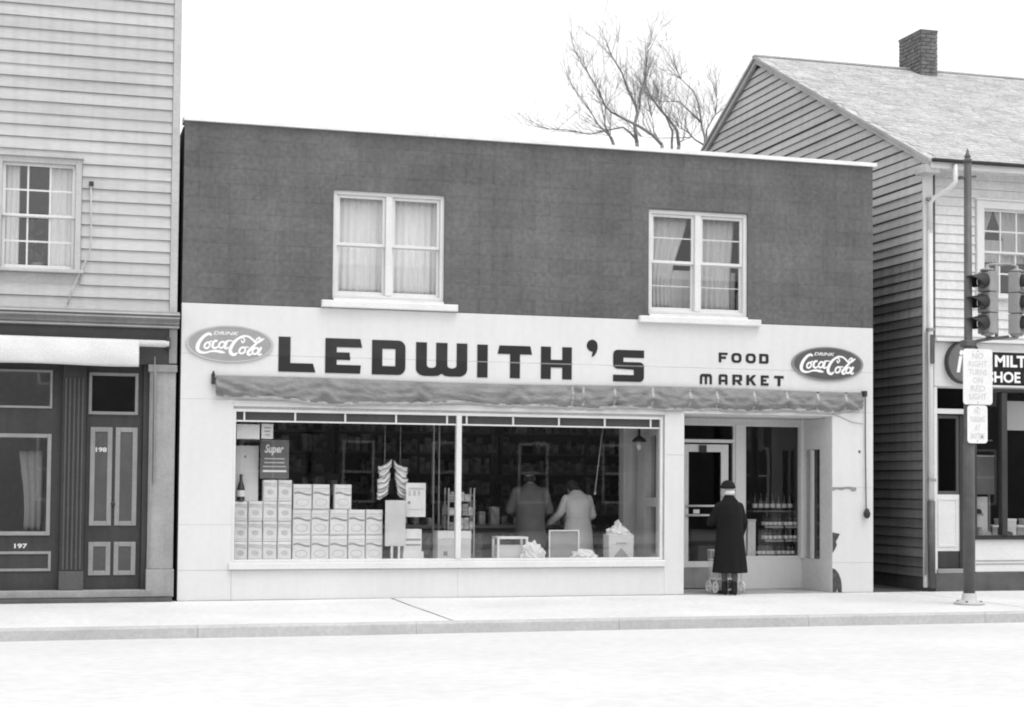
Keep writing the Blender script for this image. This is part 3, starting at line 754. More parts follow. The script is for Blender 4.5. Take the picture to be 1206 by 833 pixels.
wl = sash_window(lb, LW[0], LW[1], LW[2] + .06, LW[3] - .03, 3, 2)
curtain('curtain', M_CURT, wl, LW[0] + .02, LW[0] + .21, LW[2], LW[3], .16, .012, 3)
curtain('curtain', M_CURT, wl, LW[1] - .33, LW[1] - .02, LW[2], LW[3], .16, .012, 4)
lf = MB()
for i in range(14):
    x0 = LW[0] + .42 + random.uniform(-.1, .16); z0 = LW[2] + random.uniform(.1, .75); a = random.uniform(-1, 1); l = random.uniform(.1, .22)
    d = Vector((math.sin(a), 0, math.cos(a))); n_ = Vector((d.z, 0, -d.x)); p0 = Vector((x0, .30 + random.uniform(-.03, .03), z0))
    lf.add([p0, p0 + d * l * .5 + n_ * l * .22, p0 + d * l, p0 + d * l * .5 - n_ * l * .22], [(0, 1, 2, 3)])
pt_ = thing('potted_plant', (LW[0] + .45, .3, LW[2]), 'dark leafy houseplant behind the multi-pane window of the clapboard building', 'plant')
lf.build('leaves', M_PLANT, pt_); MB().lathe([(.06, 0), (.09, .15), (.08, .15)], (LW[0] + .45, .3, LW[2] + .01), 12).build('pot', M_GREYBOX, pt_)
B('stand', M_SHELF, pt_, (LW[0] + .25, LW[0] + .65, .21, .39, LW[2] - .02, LW[2] + .008))
wl2 = sash_window(lb, -5.6, -4.69, LW[2] + .06, LW[3] - .03, 3, 2); curtain('curtain', M_CURT, wl2, -5.58, -4.71, LW[2], LW[3], .24, .02, 8)
# service conduit on the boards
cdn = MB(); cdn.tube([(-1.19, -.035, 5.43), (-1.18, -.035, 5.0), (-1.175, -.035, 4.63), (-1.21, -.035, 4.48), (-1.30, -.035, 4.28), (-1.40, -.035, 4.05), (-1.455, -.03, 3.84)], .011, 6)
cdn = cdn.build('service_cable', M_TRIM_L, lb, smooth=True)
B('insulator', M_DARKMETAL, lb, (-1.215, -1.155, -.06, .0, 5.41, 5.465), bevel=.008)
# cornice
def mould(name, prof, x0, x1, mt, parent):
    b = MB(); n = len(prof)
    b.add([(x0, y, z) for y, z in prof] + [(x1, y, z) for y, z in prof], [(i, i + 1, i + n + 1, i + n) for i in range(n - 1)] + [tuple(range(n))[::-1], tuple(range(n, 2 * n))])
    return b.build(name, mt, parent, fixn=True)
mould('cornice', [(.034, 3.80), (-.02, 3.80), (-.20, 3.765), (-.20, 3.735), (-.15, 3.725), (-.16, 3.69), (-.10, 3.67), (-.11, 3.63), (-.06, 3.615), (-.06, 3.575), (.034, 3.575)], LX0, -.035, M_GREYTRIM, lb)
B('cornice_bead', M_TRIM_L, lb, (LX0, -.034, -.172, -.16, 3.694, 3.716), (LX0, -.034, -.074, -.0605, 3.585, 3.605), (LX0, -.034, -.213, -.2005, 3.738, 3.758))
B('frieze', M_FRIEZE, lb, (LX0, -.06, -.01, .2, 3.10, 3.573))
B('frieze_end', M_GREYTRIM, lb, (-.155, -.055, -.03, -.011, 3.12, 3.572))
# shopfront
YF = .10
B('threshold', M_STEP, lb, (LX0, -.33, -.05, .4, .06, .155), bevel=.01); B('base_course', M_FOUND, lb, (LX0, -.075, -.12, .3, -.018, .055), bevel=.01)
pil = MB(); pil.cbox(-.395, -.062, -.02, .2, .42, 3.09, .008); pil.cbox(-.405, -.05, -.045, .2, .06, .419, .01); pil = pil.build('pilaster', mat('pilaster_paint', 0.33, .8, .12, 2, streak=.12), lb)
B('moulding_strip', M_GREYTRIM, pil, (-.335, -.305, -.045, -.02, 1.55, 3.05)); B('moulding_strip', M_MOULD, pil, (-.375, -.350, -.035, -.02, .45, 3.05))
B('capital', M_GREYTRIM, pil, (-.42, -.048, -.05, .0, 3.0, 3.098), bevel=.01)
fr = MB(); fr.box(-1.24, -.395, YF + .06, .25, .155, 3.10); 
B('door_recess', M_FRONT_L, lb, (-.47, -.396, .04, .25, .155, 3.10))
dr = B('panelled_door', M_FRONT_L, lb, (-1.185, -.475, YF, YF + .06, .16, 2.40))
for x0, x1 in ((-1.135, -.855), (-.815, -.535)):
    for z0, z1 in ((.985, 2.27), (.34, .775)):
        f_ = MB().frame(x0, x1, z0, z1, .062, YF - .016, YF - .0005); f_.build('panel_moulding', M_MOULD, dr, bevel=.006)
        B('panel', M_FRONT_L2, dr, (x0 + .064, x1 - .064, YF - .006, YF - .0005, z0 + .064, z1 - .064))
MB().lathe([(.012, 0), (.012, .03), (.028, .04), (.03, .055), (.015, .07)], (0, 0, 0), 12).build('door_knob', M_DARKMETAL, dr, smooth=True, loc=(-.835, YF - .01, 1.27)).rotation_euler = (R(90), 0, 0)
text('house_number', '198', (-1.065, -.925, 1.945, 2.005), YF - .0075, M_PAPERG, dr, bold=.03)
tw = MB().frame(-1.165, -.535, 2.435, 2.985, .04, YF - .01, YF + .05).build('door_transom', M_MOULD, lb, bevel=.004)
B('pane', G_OLD, tw, (-1.125, -.575, YF + .02, YF + .024, 2.475, 2.945))
B('door_head', M_FRONT_L, lb, (-1.20, -.471, YF + .005, YF + .06, 2.402, 2.434), (-1.20, -.471, YF + .005, YF + .06, 2.986, 3.10), (-1.20, -1.186, YF + .005, YF + .06, .16, 2.4), (-.534, -.471, YF + .006, YF + .06, 2.435, 2.985), (-1.20, -1.166, YF + .006, YF + .06, 2.435, 2.985))
ps = MB(); ps.box(-1.49, -1.2, .02, .25, .155, 3.10); ps = ps.build('pilaster', M_FRONT_L, lb)
for xx in (-1.45, -1.40, -1.345, -1.29, -1.24): B('fluting', M_FRONT_L2, ps, (xx - .012, xx + .012, .004, .02, .42, 2.9), bevel=.005)
B('plinth', M_FRONT_L2, ps, (-1.50, -1.19, -.01, .0199, .156, .40), bevel=.006)
sf_ = MB().wallgrid(LX0, -1.491, .155, 3.10, YF, .22, [(-4.2, -1.62, .86, 2.17), (-4.2, -1.62, 2.50, 3.0), (-7.6, -4.7, .86, 2.17)]).build('shopfront_wall', M_FRONT_L, lb)
for (a, b, c_, d_, t) in ((-4.2, -1.62, .86, 2.17, .05), (-4.2, -1.62, 2.50, 3.0, .03), (-7.6, -4.7, .86, 2.17, .05)):
    wnd = MB().frame(a, b, c_, d_, t, YF - .018, YF + .06).build('shopfront_window', M_MOULD, lb, bevel=.004)
    B('pane', G_OLD, wnd, (a + t, b - t, YF + .02, YF + .024, c_ + t, d_ - t))
f_ = MB().frame(-4.2, -1.60, .40, .655, .035, YF - .016, YF - .0005); f_.build('panel_moulding', M_MOULD, lb, bevel=.004)
f_ = MB().frame(-7.6, -4.7, .40, .655, .035, YF - .016, YF - .0005); f_.build('panel_moulding', M_MOULD, lb, bevel=.004)
text('house_number', '197', (-2.055, -1.895, .695, .755), YF - .001, M_PAPERG, lb, bold=.03)
B('room_floor', M_ROOMFLOOR, lb, (LX0 + .15, -.22, .25, 11, .05, .15)); B('room_wall', M_ROOMWALL, lb, (LX0 + .15, -.22, 3.2, 3.3, .15, 3.5), (-1.3, -1.2, .251, 3.19, .15, 3.5))
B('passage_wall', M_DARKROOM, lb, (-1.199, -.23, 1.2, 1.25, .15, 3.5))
curtain('window_drape', M_GREYBOX, lb, -2.02, -1.72, .9, 1.95, .36, .02, 3, .25, 1)
# white valance awning
la = thing('white_awning', (-2.5, 0, 3.05), 'white canvas awning valance rolled under the grey cornice', 'awning')
def lvf(u, v):
    x = -6.5 + (6.5 - .55) * u; z = 3.40 - .345 * v + .008 * math.sin(x * 3 + 1) * v
    return (x, -.17 - .05 * math.sin(v * math.pi * .8) - .02 * v - .012 * noise.noise(Vector((x * 3, z * 4, 5))), z)
o = MB().grid(lvf, 160, 10).build('valance', M_CANVAS_W, la, smooth=True); o.modifiers.new('t', 'SOLIDIFY').thickness = .004
MB().tube([(-6.6, -.13, 3.385), (-.165, -.13, 3.365)], .045, 14).build('roller', M_CANVAS_W, la, smooth=True)
B('bracket', M_DARKMETAL, la, (-.20, -.15, -.16, -.011, 3.30, 3.45), bevel=.01)
MB().tube([(-.34, -.07, 3.2), (-.33, -.06, 2.2), (-.325, -.055, 1.57)], .008, 6).build('crank_rod', M_GREYTRIM, la)

# ------------------------------------------------------------------ gabled house with shoe repair shop
HX = 11.0; HY1 = 11.9; RY, RZ = 5.93, 9.56; EZ = 6.60
SLOPE = (RZ - EZ) / RY
HX1 = 24.0
gh = thing('gabled_house', (HX, 0, 0), 'gabled clapboard house with shingle roof, brick chimney and white shopfront', 'building')
def roofz(y): return EZ + SLOPE * y if y < RY else RZ - SLOPE * (y - RY)
# side wall core (closed solid profile)
sc_ = MB(); prof = [(0.0, 0), (HY1, 0), (HY1, EZ - .02), (RY, RZ - .05), (0.0, EZ - .05)]; n = 5
sc_.add([(HX + .035, y, z) for y, z in prof] + [(HX + .2, y, z) for y, z in prof], [(4, 3, 2, 1, 0), (5, 6, 7, 8, 9)] + [(i, (i + 1) % 5, (i + 1) % 5 + 5, i + 5) for i in range(5)])
side = sc_.build('side_wall', M_FOUND, gh)
E2 = .146; z = .22; gi = 0
while z < RZ - .16:
    zt = z + E2
    y0 = .06 if zt < EZ - .05 else (zt - EZ) / SLOPE + .12
    y1 = HY1 - .05 if zt < EZ - .05 else 2 * RY - (zt - EZ) / SLOPE - .12
    def ycut(zz): return .06 if zz < EZ - .02 else (zz - EZ) / SLOPE + .07
    def ycut2(zz): return HY1 - .05 if zz < EZ - .02 else 2 * RY - (zz - EZ) / SLOPE - .07
    if y1 - y0 > .2:
        b = MB(); h = E2 - .017 - (0.01 if gi % 11 == 7 else 0); t1 = .032 if gi % 5 else .038
        # board runs along y; face towards the alley (low x)
        sl = 1 / SLOPE if zt >= EZ - .05 else 0
        y0, y1, ya, yb = ycut(z), ycut2(z), ycut(z + h), ycut2(z + h)
        b.add([(HX + .036 - t1, y0, z), (HX + .036 - t1, y1, z), (HX + .036, y1, z), (HX + .036, y0, z), (HX + .036 - .008, ya, z + h), (HX + .036 - .008, yb, z + h), (HX + .036, yb, z + h), (HX + .036, ya, z + h)],
              [(0, 1, 2, 3), (7, 6, 5, 4), (4, 5, 1, 0), (5, 6, 2, 1), (6, 7, 3, 2), (7, 4, 0, 3)])
        # lean each board a little, they have sagged
        o = b.build('clapboard', M_CLAP_S if z > 5.0 else M_CLAP_M if z > 4.45 or (z > 4.0 and gi % 2) else M_CLAP_D, side, loc=(0, 0, 0))  # lower boards take the colours with alley shade painted in
        o.location = Vector((random.uniform(-.004, .002), 0, random.uniform(-.004, .004))) - Vector(WL[gh])
    z += E2; gi += 1
# rake boards
for s_ in (0, 1):
    b = MB(); ya, za = (-.28, roofz(-.28) if 0 else EZ - SLOPE * .28) if s_ == 0 else (HY1 + .28, EZ - SLOPE * .28)
    d = Vector((0, RY - ya, RZ - za)).normalized(); nn = Vector((0, -d.z, d.y)) if s_ == 0 else Vector((0, d.z, -d.y))
    p0, p1 = Vector((0, ya, za)), Vector((0, RY, RZ)); wv = Vector((0, 0, -.09))
    x0, x1 = HX - .06, HX + .0
    b.add([(x0, *(p0)[1:]), (x0, *(p1)[1:]), (x0, *(p1 + wv)[1:]), (x0, *(p0 + wv)[1:]), (x1, *(p0)[1:]), (x1, *(p1)[1:]), (x1, *(p1 + wv)[1:]), (x1, *(p0 + wv)[1:])],
          [(0, 1, 2, 3), (7, 6, 5, 4), (0, 4, 5, 1), (1, 5, 6, 2), (2, 6, 7, 3), (3, 7, 4, 0)])
    b.build('rake_board', mat('rake_paint', 0.5, .9, .15, 2), gh, fixn=True)
# roof deck and shingle courses
rf = MB(); th = .05
y0, z0 = -.34, EZ - SLOPE * .34; y2, z2 = HY1 + .34, EZ - SLOPE * .34
rf.add([(HX - .10, y0, z0), (HX1, y0, z0), (HX1, RY, RZ), (HX - .10, RY, RZ), (HX - .10, y0, z0 + th), (HX1, y0, z0 + th), (HX1, RY, RZ + th), (HX - .10, RY, RZ + th),
        (HX - .10, y2, z2), (HX1, y2, z2), (HX - .10, y2, z2 + th), (HX1, y2, z2 + th)],
       [(0, 3, 2, 1), (4, 5, 6, 7), (0, 1, 5, 4), (0, 4, 7, 3), (1, 2, 6, 5), (3, 8, 9, 2), (7, 6, 11, 10), (8, 10, 11, 9), (3, 7, 10, 8), (2, 9, 11, 6)])
roof = rf.build('roof', M_SHINGLE, gh, fixn=True)
# shingles: each a small tilted tile, far too many to pick apart singly -> one joined mesh
sh = MB(); ex = .115; rows = int(math.hypot(RY + .34, RZ - z0) / ex); dvec = Vector((0, RY + .34, RZ - z0)).normalized(); nrm = Vector((0, -dvec.z, dvec.y))
for r_ in range(rows):
    x = HX - .10 + (random.uniform(0, .2))
    base = Vector((0, y0, z0 + th)) + dvec * (r_ * ex)
    while x < 19.5:
        wd = random.uniform(.14, .26); t = .007 + random.uniform(0, .007); off = random.uniform(-.006, .006)
        p = base + dvec * off; q = base + dvec * (ex + .03)
        a0, a1 = x + .003, min(x + wd, 19.6) - .003
        sh.cur = 1 if random.random() < .3 else 0
        sh.add([Vector((a0, 0, 0)) + p + nrm * t, Vector((a1, 0, 0)) + p + nrm * t, Vector((a1, 0, 0)) + q + nrm * .003, Vector((a0, 0, 0)) + q + nrm * .003, Vector((a0, 0, 0)) + p, Vector((a1, 0, 0)) + p],
               [(0, 1, 2, 3), (4, 5, 1, 0)])
        x += wd
sh.build('shingles', [M_SHINGLE, M_SHINGLE2], gh, kind='stuff')
B('ridge_cap', M_SHINGLE2, gh, (HX - .1, HX1, RY - .07, RY + .07, RZ + th - .02, RZ + th + .02), bevel=.01)
# chimney of bricks on the ridge
CX0, CX1, CY0, CY1 = 14.18, 14.515, 5.5, 6.3
ch = MB().box(CX0, CX1, CY0, CY1, 9.0, 10.25).build('chimney', M_MORT2, gh)
cb = MB(); zz = 9.02; k = 0
while zz < 10.22:
    for face in range(2):
        o0, o1 = (CX0, CX1) if face == 0 else (CY0, CY1)
        p = o0 - (.10 if k % 2 else 0)
        while p < o1:
            a, b = max(p, o0), min(p + .195, o1)
            if b - a > .03:
                j = random.uniform(0, .010)
                if face == 0: cb.box(a, b, CY0 - .014 - j, CY0 + .04, zz, zz + .060)
                else: cb.box(CX0 - .014 - j, CX0 + .03, a + .001, b - .001, zz + .001, zz + .059); cb.box(CX1 - .03, CX1 + .014 + j, a + .001, b - .001, zz + .001, zz + .059)
            p += .207
    zz += .074; k += 1
cb.box(CX0 - .02, CX1 + .02, CY0 - .02, CY1 + .02, 10.251, 10.285)
cb.build('chimney_bricks', M_BRICK, gh, kind='stuff')
# front wall
FW = (12.03, 12.95, 4.46, 5.86)
fwall = MB().wallgrid(HX + .21, HX1, 0.0, EZ - .05, .035, .2, [(FW[0], FW[1], FW[2], FW[3]), (15.0, 15.92, FW[2], FW[3]), (11.215, 11.80, .28, 3.07), (11.86, 15.2, .81, 3.07)]).build('front_wall', M_WFRAME, gh)
z = 3.86
E3 = .142
while z < EZ - .22:
    spans = [(HX + .16, 23.9)]
    if FW[2] - .1 < z + E3 / 2 < FW[3] + .12: spans = [(HX + .16, FW[0] - .13), (FW[1] + .13, 14.87), (16.05, 23.9)]
    for a, b in spans: board(b - a, E3 - .006, (a, .034 + random.uniform(-.002, .0005), z + random.uniform(-.0015, .0015)), fwall, M_CLAP_W, 'w', t1=.026)
    z += E3
B('corner_board', M_WFRAME, gh, (HX - .002, HX + .158, -.012, .034, 0.06, EZ - .03), bevel=.004)
B('frieze_board', M_GREYTRIM if 0 else M_CLAP_W, gh, (HX + .16, 23.9, -.02, .034, EZ - .22, EZ - .06))
B('soffit', M_SHADEW, gh, (HX - .05, 23.9, -.30, .03, EZ - .19, EZ - .17)); B('fascia', M_WFRAME, gh, (HX - .05, 23.9, -.325, -.301, EZ - .26, EZ - .165))
gt = MB(); gt.tube([(HX - .06, -.375, EZ - .150), (23.9, -.375, EZ - .158)], .030, 12); gt.build('gutter', M_DARKMETAL, gh, smooth=True)
B('eave_return', mat('rake_paint', 0.5), gh, (HX - .13, HX + .12, -.30, .02, EZ - .33, EZ - .20), bevel=.02)
dp = MB(); dp.tube([(11.33, -.36, 6.40), (11.33, -.36, 6.14), (11.28, -.30, 6.06), (11.12, -.10, 5.93), (11.085, -.06, 5.86), (11.085, -.055, 5.4)], .036, 10)
dp.tube([(11.085, -.05, 5.45), (11.09, -.05, 1.34)], .04, 10)
dp = dp.build('downpipe', M_WFRAME, gh, smooth=True)
MB().tube([(11.09, -.055, 1.36), (11.092, -.055, .05)], .055, 12).build('downpipe_boot', M_POLE, dp, smooth=True)
for zz in (5.9, 3.92, 1.65): B('strap', M_GREYTRIM, dp, (11.03, 11.15, -.098, -.013, zz, zz + .04))
MB().tube([(11.02, -.03, 3.9), (11.02, -.03, 1.62), (11.0, -.03, .25)], .016, 8).build('conduit', M_MOULD, gh, smooth=True)
B('meter_box', M_POLE, gh, (11.05, 11.12, -.12, -.095, 3.42, 3.86), bevel=.006)
rwin = sash_window(gh, FW[0], FW[1], FW[2] + .05, FW[3] - .02, 3, 2, mw=.024, trim=M_WFRAME, casing=.12, mfrac=.50)
curtain('curtain', M_CURT2, rwin, FW[0] + .02, FW[0] + .30, 5.15, FW[3], .24, .014, 4, .5, 0)
curtain('curtain', M_CURT2, rwin, FW[0] + .34, FW[1] - .02, 5.15, FW[3], .24, .014, 6, .30, 1)
curtain('curtain', M_CURT2, rwin, FW[0] + .02, FW[1] - .02, 5.05, 5.40, .27, .01, 8)
rwin2 = sash_window(gh, 15.0, 15.92, FW[2] + .05, FW[3] - .02, 3, 2, mw=.024, trim=M_WFRAME, casing=.12); curtain('curtain', M_CURT2, rwin2, 15.02, 15.9, FW[2], FW[3], .24, .02, 8)
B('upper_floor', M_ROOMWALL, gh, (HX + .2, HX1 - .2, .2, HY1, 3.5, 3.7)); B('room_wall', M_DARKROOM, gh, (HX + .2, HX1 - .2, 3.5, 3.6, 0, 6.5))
B('room_floor', M_FRONT_L, gh, (HX + .2, HX1 - .2, .2, 3.49, .0, .26)); B('end_wall', M_CLAP_W, gh, (HX1 - .2, HX1 - .01, .2, HY1, 0, EZ - .1)); B('back_wall', M_CLAP_W, gh, (HX + .2, HX1 - .2, HY1 - .2, HY1 - .01, 0, EZ - .1))
# shop fascia
B('shop_fascia', M_WFRAME, gh, (HX + .16, 19, -.03, .034, 3.09, 3.76), bevel=.004); B('fascia_cap', M_WFRAME, gh, (HX + .155, 19, -.11, .034, 3.765, 3.815), bevel=.006)
B('lower_wall', M_WFRAME, gh, (15.25, 19, -.01, .034, .30, 3.08)); B('foundation', M_FOUND, gh, (HX + .165, 23.9, -.045, .034, -.018, .265), bevel=.01)
# door of the shoe shop
hd = B('house_door', M_WFRAME, gh, (11.255, 11.66, .10, .145, .60, 1.455))
B('kick_plate', M_FRONT_L, hd, (11.255, 11.66, .102, .143, .345, .598))
f_ = MB().frame(11.255, 11.66, 1.457, 2.66, .05, .10, .145); f_.build('stile_frame', M_FRONT_L2, hd); B('pane', G_DOOR, hd, (11.305, 11.61, .12, .124, 1.507, 2.61))
f_ = MB().frame(11.29, 11.625, .66, 1.40, .03, .09, .0995); f_.build('panel_moulding', M_WFRAME, hd, bevel=.004)
B('door_side', M_FRONT_L, hd, (11.661, 11.80, .08, .16, .29, 2.66)); B('door_head', M_WFRAME, gh, (11.215, 11.80, .05, .16, 2.68, 2.755)); B('doorstep', M_MOULD, gh, (11.2, 11.81, -.04, .30, .27, .335), bevel=.008)
B('transom_pane', G_DOOR, gh, (11.215, 11.80, .12, .124, 2.756, 3.07)); B('door_casing', M_WFRAME, gh, (11.159, 11.214, -.02, .1, .27, 3.085)); B('door_casing', M_FRONT_L, gh, (11.801, 11.858, -.015, .1, .27, 3.085))
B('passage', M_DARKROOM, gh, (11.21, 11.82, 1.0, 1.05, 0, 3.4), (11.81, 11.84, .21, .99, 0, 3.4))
# its display window
hw = MB().frame(11.86, 15.2, .81, 3.07, .045, .0, .09, tb=.03).build('display_window', M_FRONT_L, gh, bevel=.004)
B('mullion', M_FRONT_L, hw, (12.335, 12.425, -.01, .095, .84, 3.02)); 
for a, b in ((11.905, 12.335), (12.425, 15.155)): B('pane', G_SHOP, hw, (a, b, .04, .045, .84, 3.025))
B('sill', M_DARKMETAL, hw, (11.85, 15.22, -.05, .09, .775, .808)); B('bulkhead', M_WFRAME, hw, (11.86, 15.2, -.012, .034, .29, .774)); B('ledge', M_SHELF, hw, (11.86, 15.2, .2, .9, .76, .80))
for zz in (.40, .45): B('bulkhead_moulding', M_GREYTRIM, hw, (11.87, 15.19, -.02, -.0125, zz, zz + .012))
B('blind', M_BLIND, hw, (12.46, 15.1, .15, .155, 2.45, 2.9))
B('shelf', M_SHELF, hw, (11.9, 12.33, .25, .55, 2.28, 2.30))
sb = thing('grey_display_board', (12.1, .3, .80), 'plain dark grey board hung inside the shoe shop window above the white paper', 'board')
B('board', mat('dark_grey_board', .13, .7), sb, (11.90, 12.34, .22, .24, 1.46, 2.03)); B('rail', M_GREYBOX, sb, (11.90, 12.34, .21, .219, 2.035, 2.06)); B('prop', M_SHELF, sb, (11.95, 11.98, .25, .28, .801, 2.0), (12.26, 12.29, .25, .28, .801, 2.0))
pb = thing('paper_backdrop', (12.1, .4, .80), 'white paper backing low in the shoe shop window', 'paper')
MB().grid(lambda u, v: (11.905 + .425 * u, .35 + .03 * math.sin(v * 3), .802 + .62 * v), 8, 8).build('sheet', M_PAPER, pb); B('backing_card', M_GREYBOX, pb, (11.91, 12.325, .385, .39, .802, 1.41))
def shoe(name, loc, mt, label, s=1.0, boot=False):
    t = thing(name, (0, 0, 0), label, 'shoe')
    b = MB(); b.lathe([(.001, 0), (.05, .0), (.055, .02), (.05, .055), (.03, .075), (.001, .08)], (.05, 0, .01), 14, 2.2, .9); b.build('toe', mt, t, smooth=True)
    MB().lathe([(.045, 0), (.048, .06), (.042, .12), (.045, .26 if boot else .13), (.03, .262 if boot else .132)], (-.05, 0, .02), 14).build('ankle', mt, t, smooth=True)
    B('sole', M_DARKMETAL, t, (-.105, .16, -.045, .045, 0, .014)); B('heel', M_DARKMETAL, t, (-.105, -.03, -.042, .042, -.0, .03))
    t.location = loc; t.scale = (s, s, s); WL[t] = Vector(loc); return t
shoe('boot', (12.02, .30, 1.16), M_BLACK, 'black boot standing on a small stand in the shoe shop window', .9, True)
bs = thing('boot_stand', (12.0, .3, .80), 'small plinth under the black boot in the shoe shop window', 'stand'); B('top', M_GREYBOX, bs, (11.93, 12.16, .23, .345, 1.13, 1.158)); B('column', M_GREYBOX, bs, (12.02, 12.06, .27, .31, .801, 1.129))
shoe('shoe', (12.14, .24, .805), M_GREYBOX, 'grey low shoe on the floor of the shoe shop window', 1.0)
shoe('shoe', (12.52, .25, .805), M_BLACK, 'black low shoe beside the dark mullion of the shoe shop window', 1.0); 
for i in range(4):
    t = thing('shoe_box', (12.5 + .2 * i, .5, .8), 'pale shoe box, %s from the mullion of the shoe shop window' % ['first', 'second', 'third', 'fourth'][i], 'box', 'shoe boxes along the shoe shop window')
    B('body', M_PAPERG if i % 2 else M_GREYBOX, t, (12.44 + .22 * i, 12.64 + .22 * i, .42, .72, .801, .95 + .1 * (i % 2))); B('lid', M_CARTON, t, (12.435 + .22 * i, 12.645 + .22 * i, .415, .725, .951 + .1 * (i % 2), .98 + .1 * (i % 2)))

fe = thing('alley_light_blocker', (10.57, 1.66, 0), 'unseen dark board partition closing the narrow alley between shop and gabled house', 'blocker')  # added out of view to keep light off the alley wall
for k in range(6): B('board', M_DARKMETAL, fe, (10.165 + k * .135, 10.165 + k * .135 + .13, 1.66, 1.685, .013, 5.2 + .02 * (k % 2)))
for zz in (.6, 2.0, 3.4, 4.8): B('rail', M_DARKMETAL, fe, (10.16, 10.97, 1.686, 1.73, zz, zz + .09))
# signs on the fascia
ds = thing('round_sign', (11.62, 0, 3.13), 'round dark grey sign with a white letter i on the shoe shop fascia', 'sign')
cyl = [(11.63 + .305 * math.cos(2 * math.pi * i / 48), 3.455 + .325 * math.sin(2 * math.pi * i / 48)) for i in range(48)]
cyi = [(11.63 + .28 * math.cos(2 * math.pi * i / 48), 3.455 + .30 * math.sin(2 * math.pi * i / 48)) for i in range(48)]
MB().prism(cyl, [cyi], -.125, -.04).build('rim', M_DARKMETAL, ds); MB().prism(cyi, [], -.115, -.042).build('face', M_DISC, ds)
text('letter', 'i', (11.49, 11.60, 3.30, 3.64), -.1155, M_WPAINT, ds, bold=.03, shear=.25)
B('mount', M_DARKMETAL, ds, (11.5, 11.76, -.04, -.0305, 3.4, 3.5))
bs = thing('shop_sign_board', (12.1, 0, 3.1), 'black sign board with white lettering for shoe repairs', 'sign')
B('board', M_SIGNBLACK, bs, (12.03, 14.3, -.055, -.031, 3.125, 3.63)); 
text('name_letters', 'MILT', (12.185, 12.73, 3.405, 3.585), -.0555, M_WPAINT, bs, bold=.035)
text('trade_letters', 'SHOE REPAIR', (12.06, 13.42, 3.165, 3.335), -.0555, M_WPAINT, bs, bold=.03)
B('edge', M_WFRAME, bs, (12.02, 14.31, -.06, -.031, 3.10, 3.124), (12.02, 14.31, -.06, -.031, 3.631, 3.65))

# ------------------------------------------------------------------ traffic signal pole, heads and signs
PX, PY = 10.272, -2.40
po = thing('signal_pole', (PX, PY, 0), 'slim dark steel signal pole with pointed finial standing on the sidewalk', 'pole')
MB().lathe([(.078, .05), (.076, 2.15), (.064, 2.17), (.064, 3.55), (.055, 3.57), (.050, 5.98)], (PX, PY, 0), 20).build('shaft', M_POLE, po, smooth=True)
MB().lathe([(.05, 5.981), (.062, 5.99), (.062, 6.02), (.03, 6.035), (.048, 6.06), (.03, 6.09), (.008, 6.17)], (PX, PY, 0), 16).build('finial', M_POLE, po, smooth=True)
MB().lathe([(.20, .0), (.20, .02), (.14, .045), (.10, .06), (.095, .14), (.08, .15)], (PX, PY, 0.003), 20).build('base_flange', M_KERB, po, smooth=True)
for a in range(4):
    MB().lathe([(.02, 0), (.02, .025), (.008, .03)], (PX + .15 * math.cos(.8 + a * 1.571), PY + .15 * math.sin(.8 + a * 1.571), .025), 8).build('anchor_bolt', M_POLE, po)
MB().tube([(PX - .10, PY, 5.765), (PX + .13, PY, 5.80)], .016).build('cross_pin', M_POLE, po); B('pin_head', M_POLE, po, (PX - .13, PX - .095, PY - .03, PY + .03, 5.745, 5.785))
MB().tube([(PX, PY, 3.52), (PX + .12, PY, 3.55), (PX + .40, PY, 3.60), (PX + .62, PY, 3.625)], .022).build('bracket_arm', M_POLE, po, smooth=True)
B('arm_clamp', M_POLE, po, (PX - .085, PX + .085, PY - .085, PY + .085, 3.47, 3.56), bevel=.02)
def signal(x, y, rz, label, lensmats):
    t = thing('traffic_light', (0, 0, 0), label, 'traffic light', 'signal heads on the pole')
    # local: faces -y
    hb = MB()
    for k in range(3): hb.cbox(-.115, .115, -.07, .09, .03 + k * .285, .305 + k * .285, .02)
    hb.build('housing', M_SIGNAL, t, bevel=.008)
    for k in range(3):
        zc = .168 + k * .285
        # cutaway visor: a half-tunnel, long on top, cut back diagonally to the bottom
        def vf(u, v):
            a = R(-125 + 250 * u); rr = .108
            ln = .02 + .275 * (.5 + .5 * math.cos(a)) ** .9
            return (rr * math.sin(a), -.071 - ln * v, zc + rr * math.cos(a) - .05 * v * ln / .26)
        vs_ = MB().grid(vf, 20, 6).build('visor', M_SIGNALD, t, smooth=True)
        sm_ = vs_.modifiers.new('t', 'SOLIDIFY'); sm_.thickness = .006
        ln_ = MB(); ln_.lathe([(.098, 0), (.085, .02), (.045, .035), (.001, .04)], (0, 0, 0), 20)
        lo = ln_.build('lens', lensmats[k], t, smooth=True, loc=(0, -.071, zc)); lo.rotation_euler = (R(90), 0, 0)
    MB().lathe([(.1, .886), (.09, .91), (.03, .93), (.02, .97)], (0, .01, 0), 14).build('cap', M_SIGNAL, t, smooth=True)
    MB().lathe([(.02, -.02), (.03, .0), (.08, .01), (.09, .03)], (0, .01, 0), 14).build('foot', M_SIGNAL, t, smooth=True)
    t.location = (x, y, 3.63); t.rotation_euler = (0, 0, rz); WL[t] = Vector(t.location); return t
signal(PX + .30, PY + .02, R(-72), 'traffic light turned towards the white food shop, hoods in profile', [M_LENS, M_LENS, M_LENS])
signal(PX + .75, PY - .02, R(38), 'traffic light beyond the other head, its round lenses showing', [M_LENS, M_LENS, M_LENS2])
cf = MB(); cf.tube([(PX + .30, PY + .03, 4.59), (PX + .42, PY + .03, 4.61), (PX + .64, PY, 4.62), (PX + .75, PY - .01, 4.59)], .022)
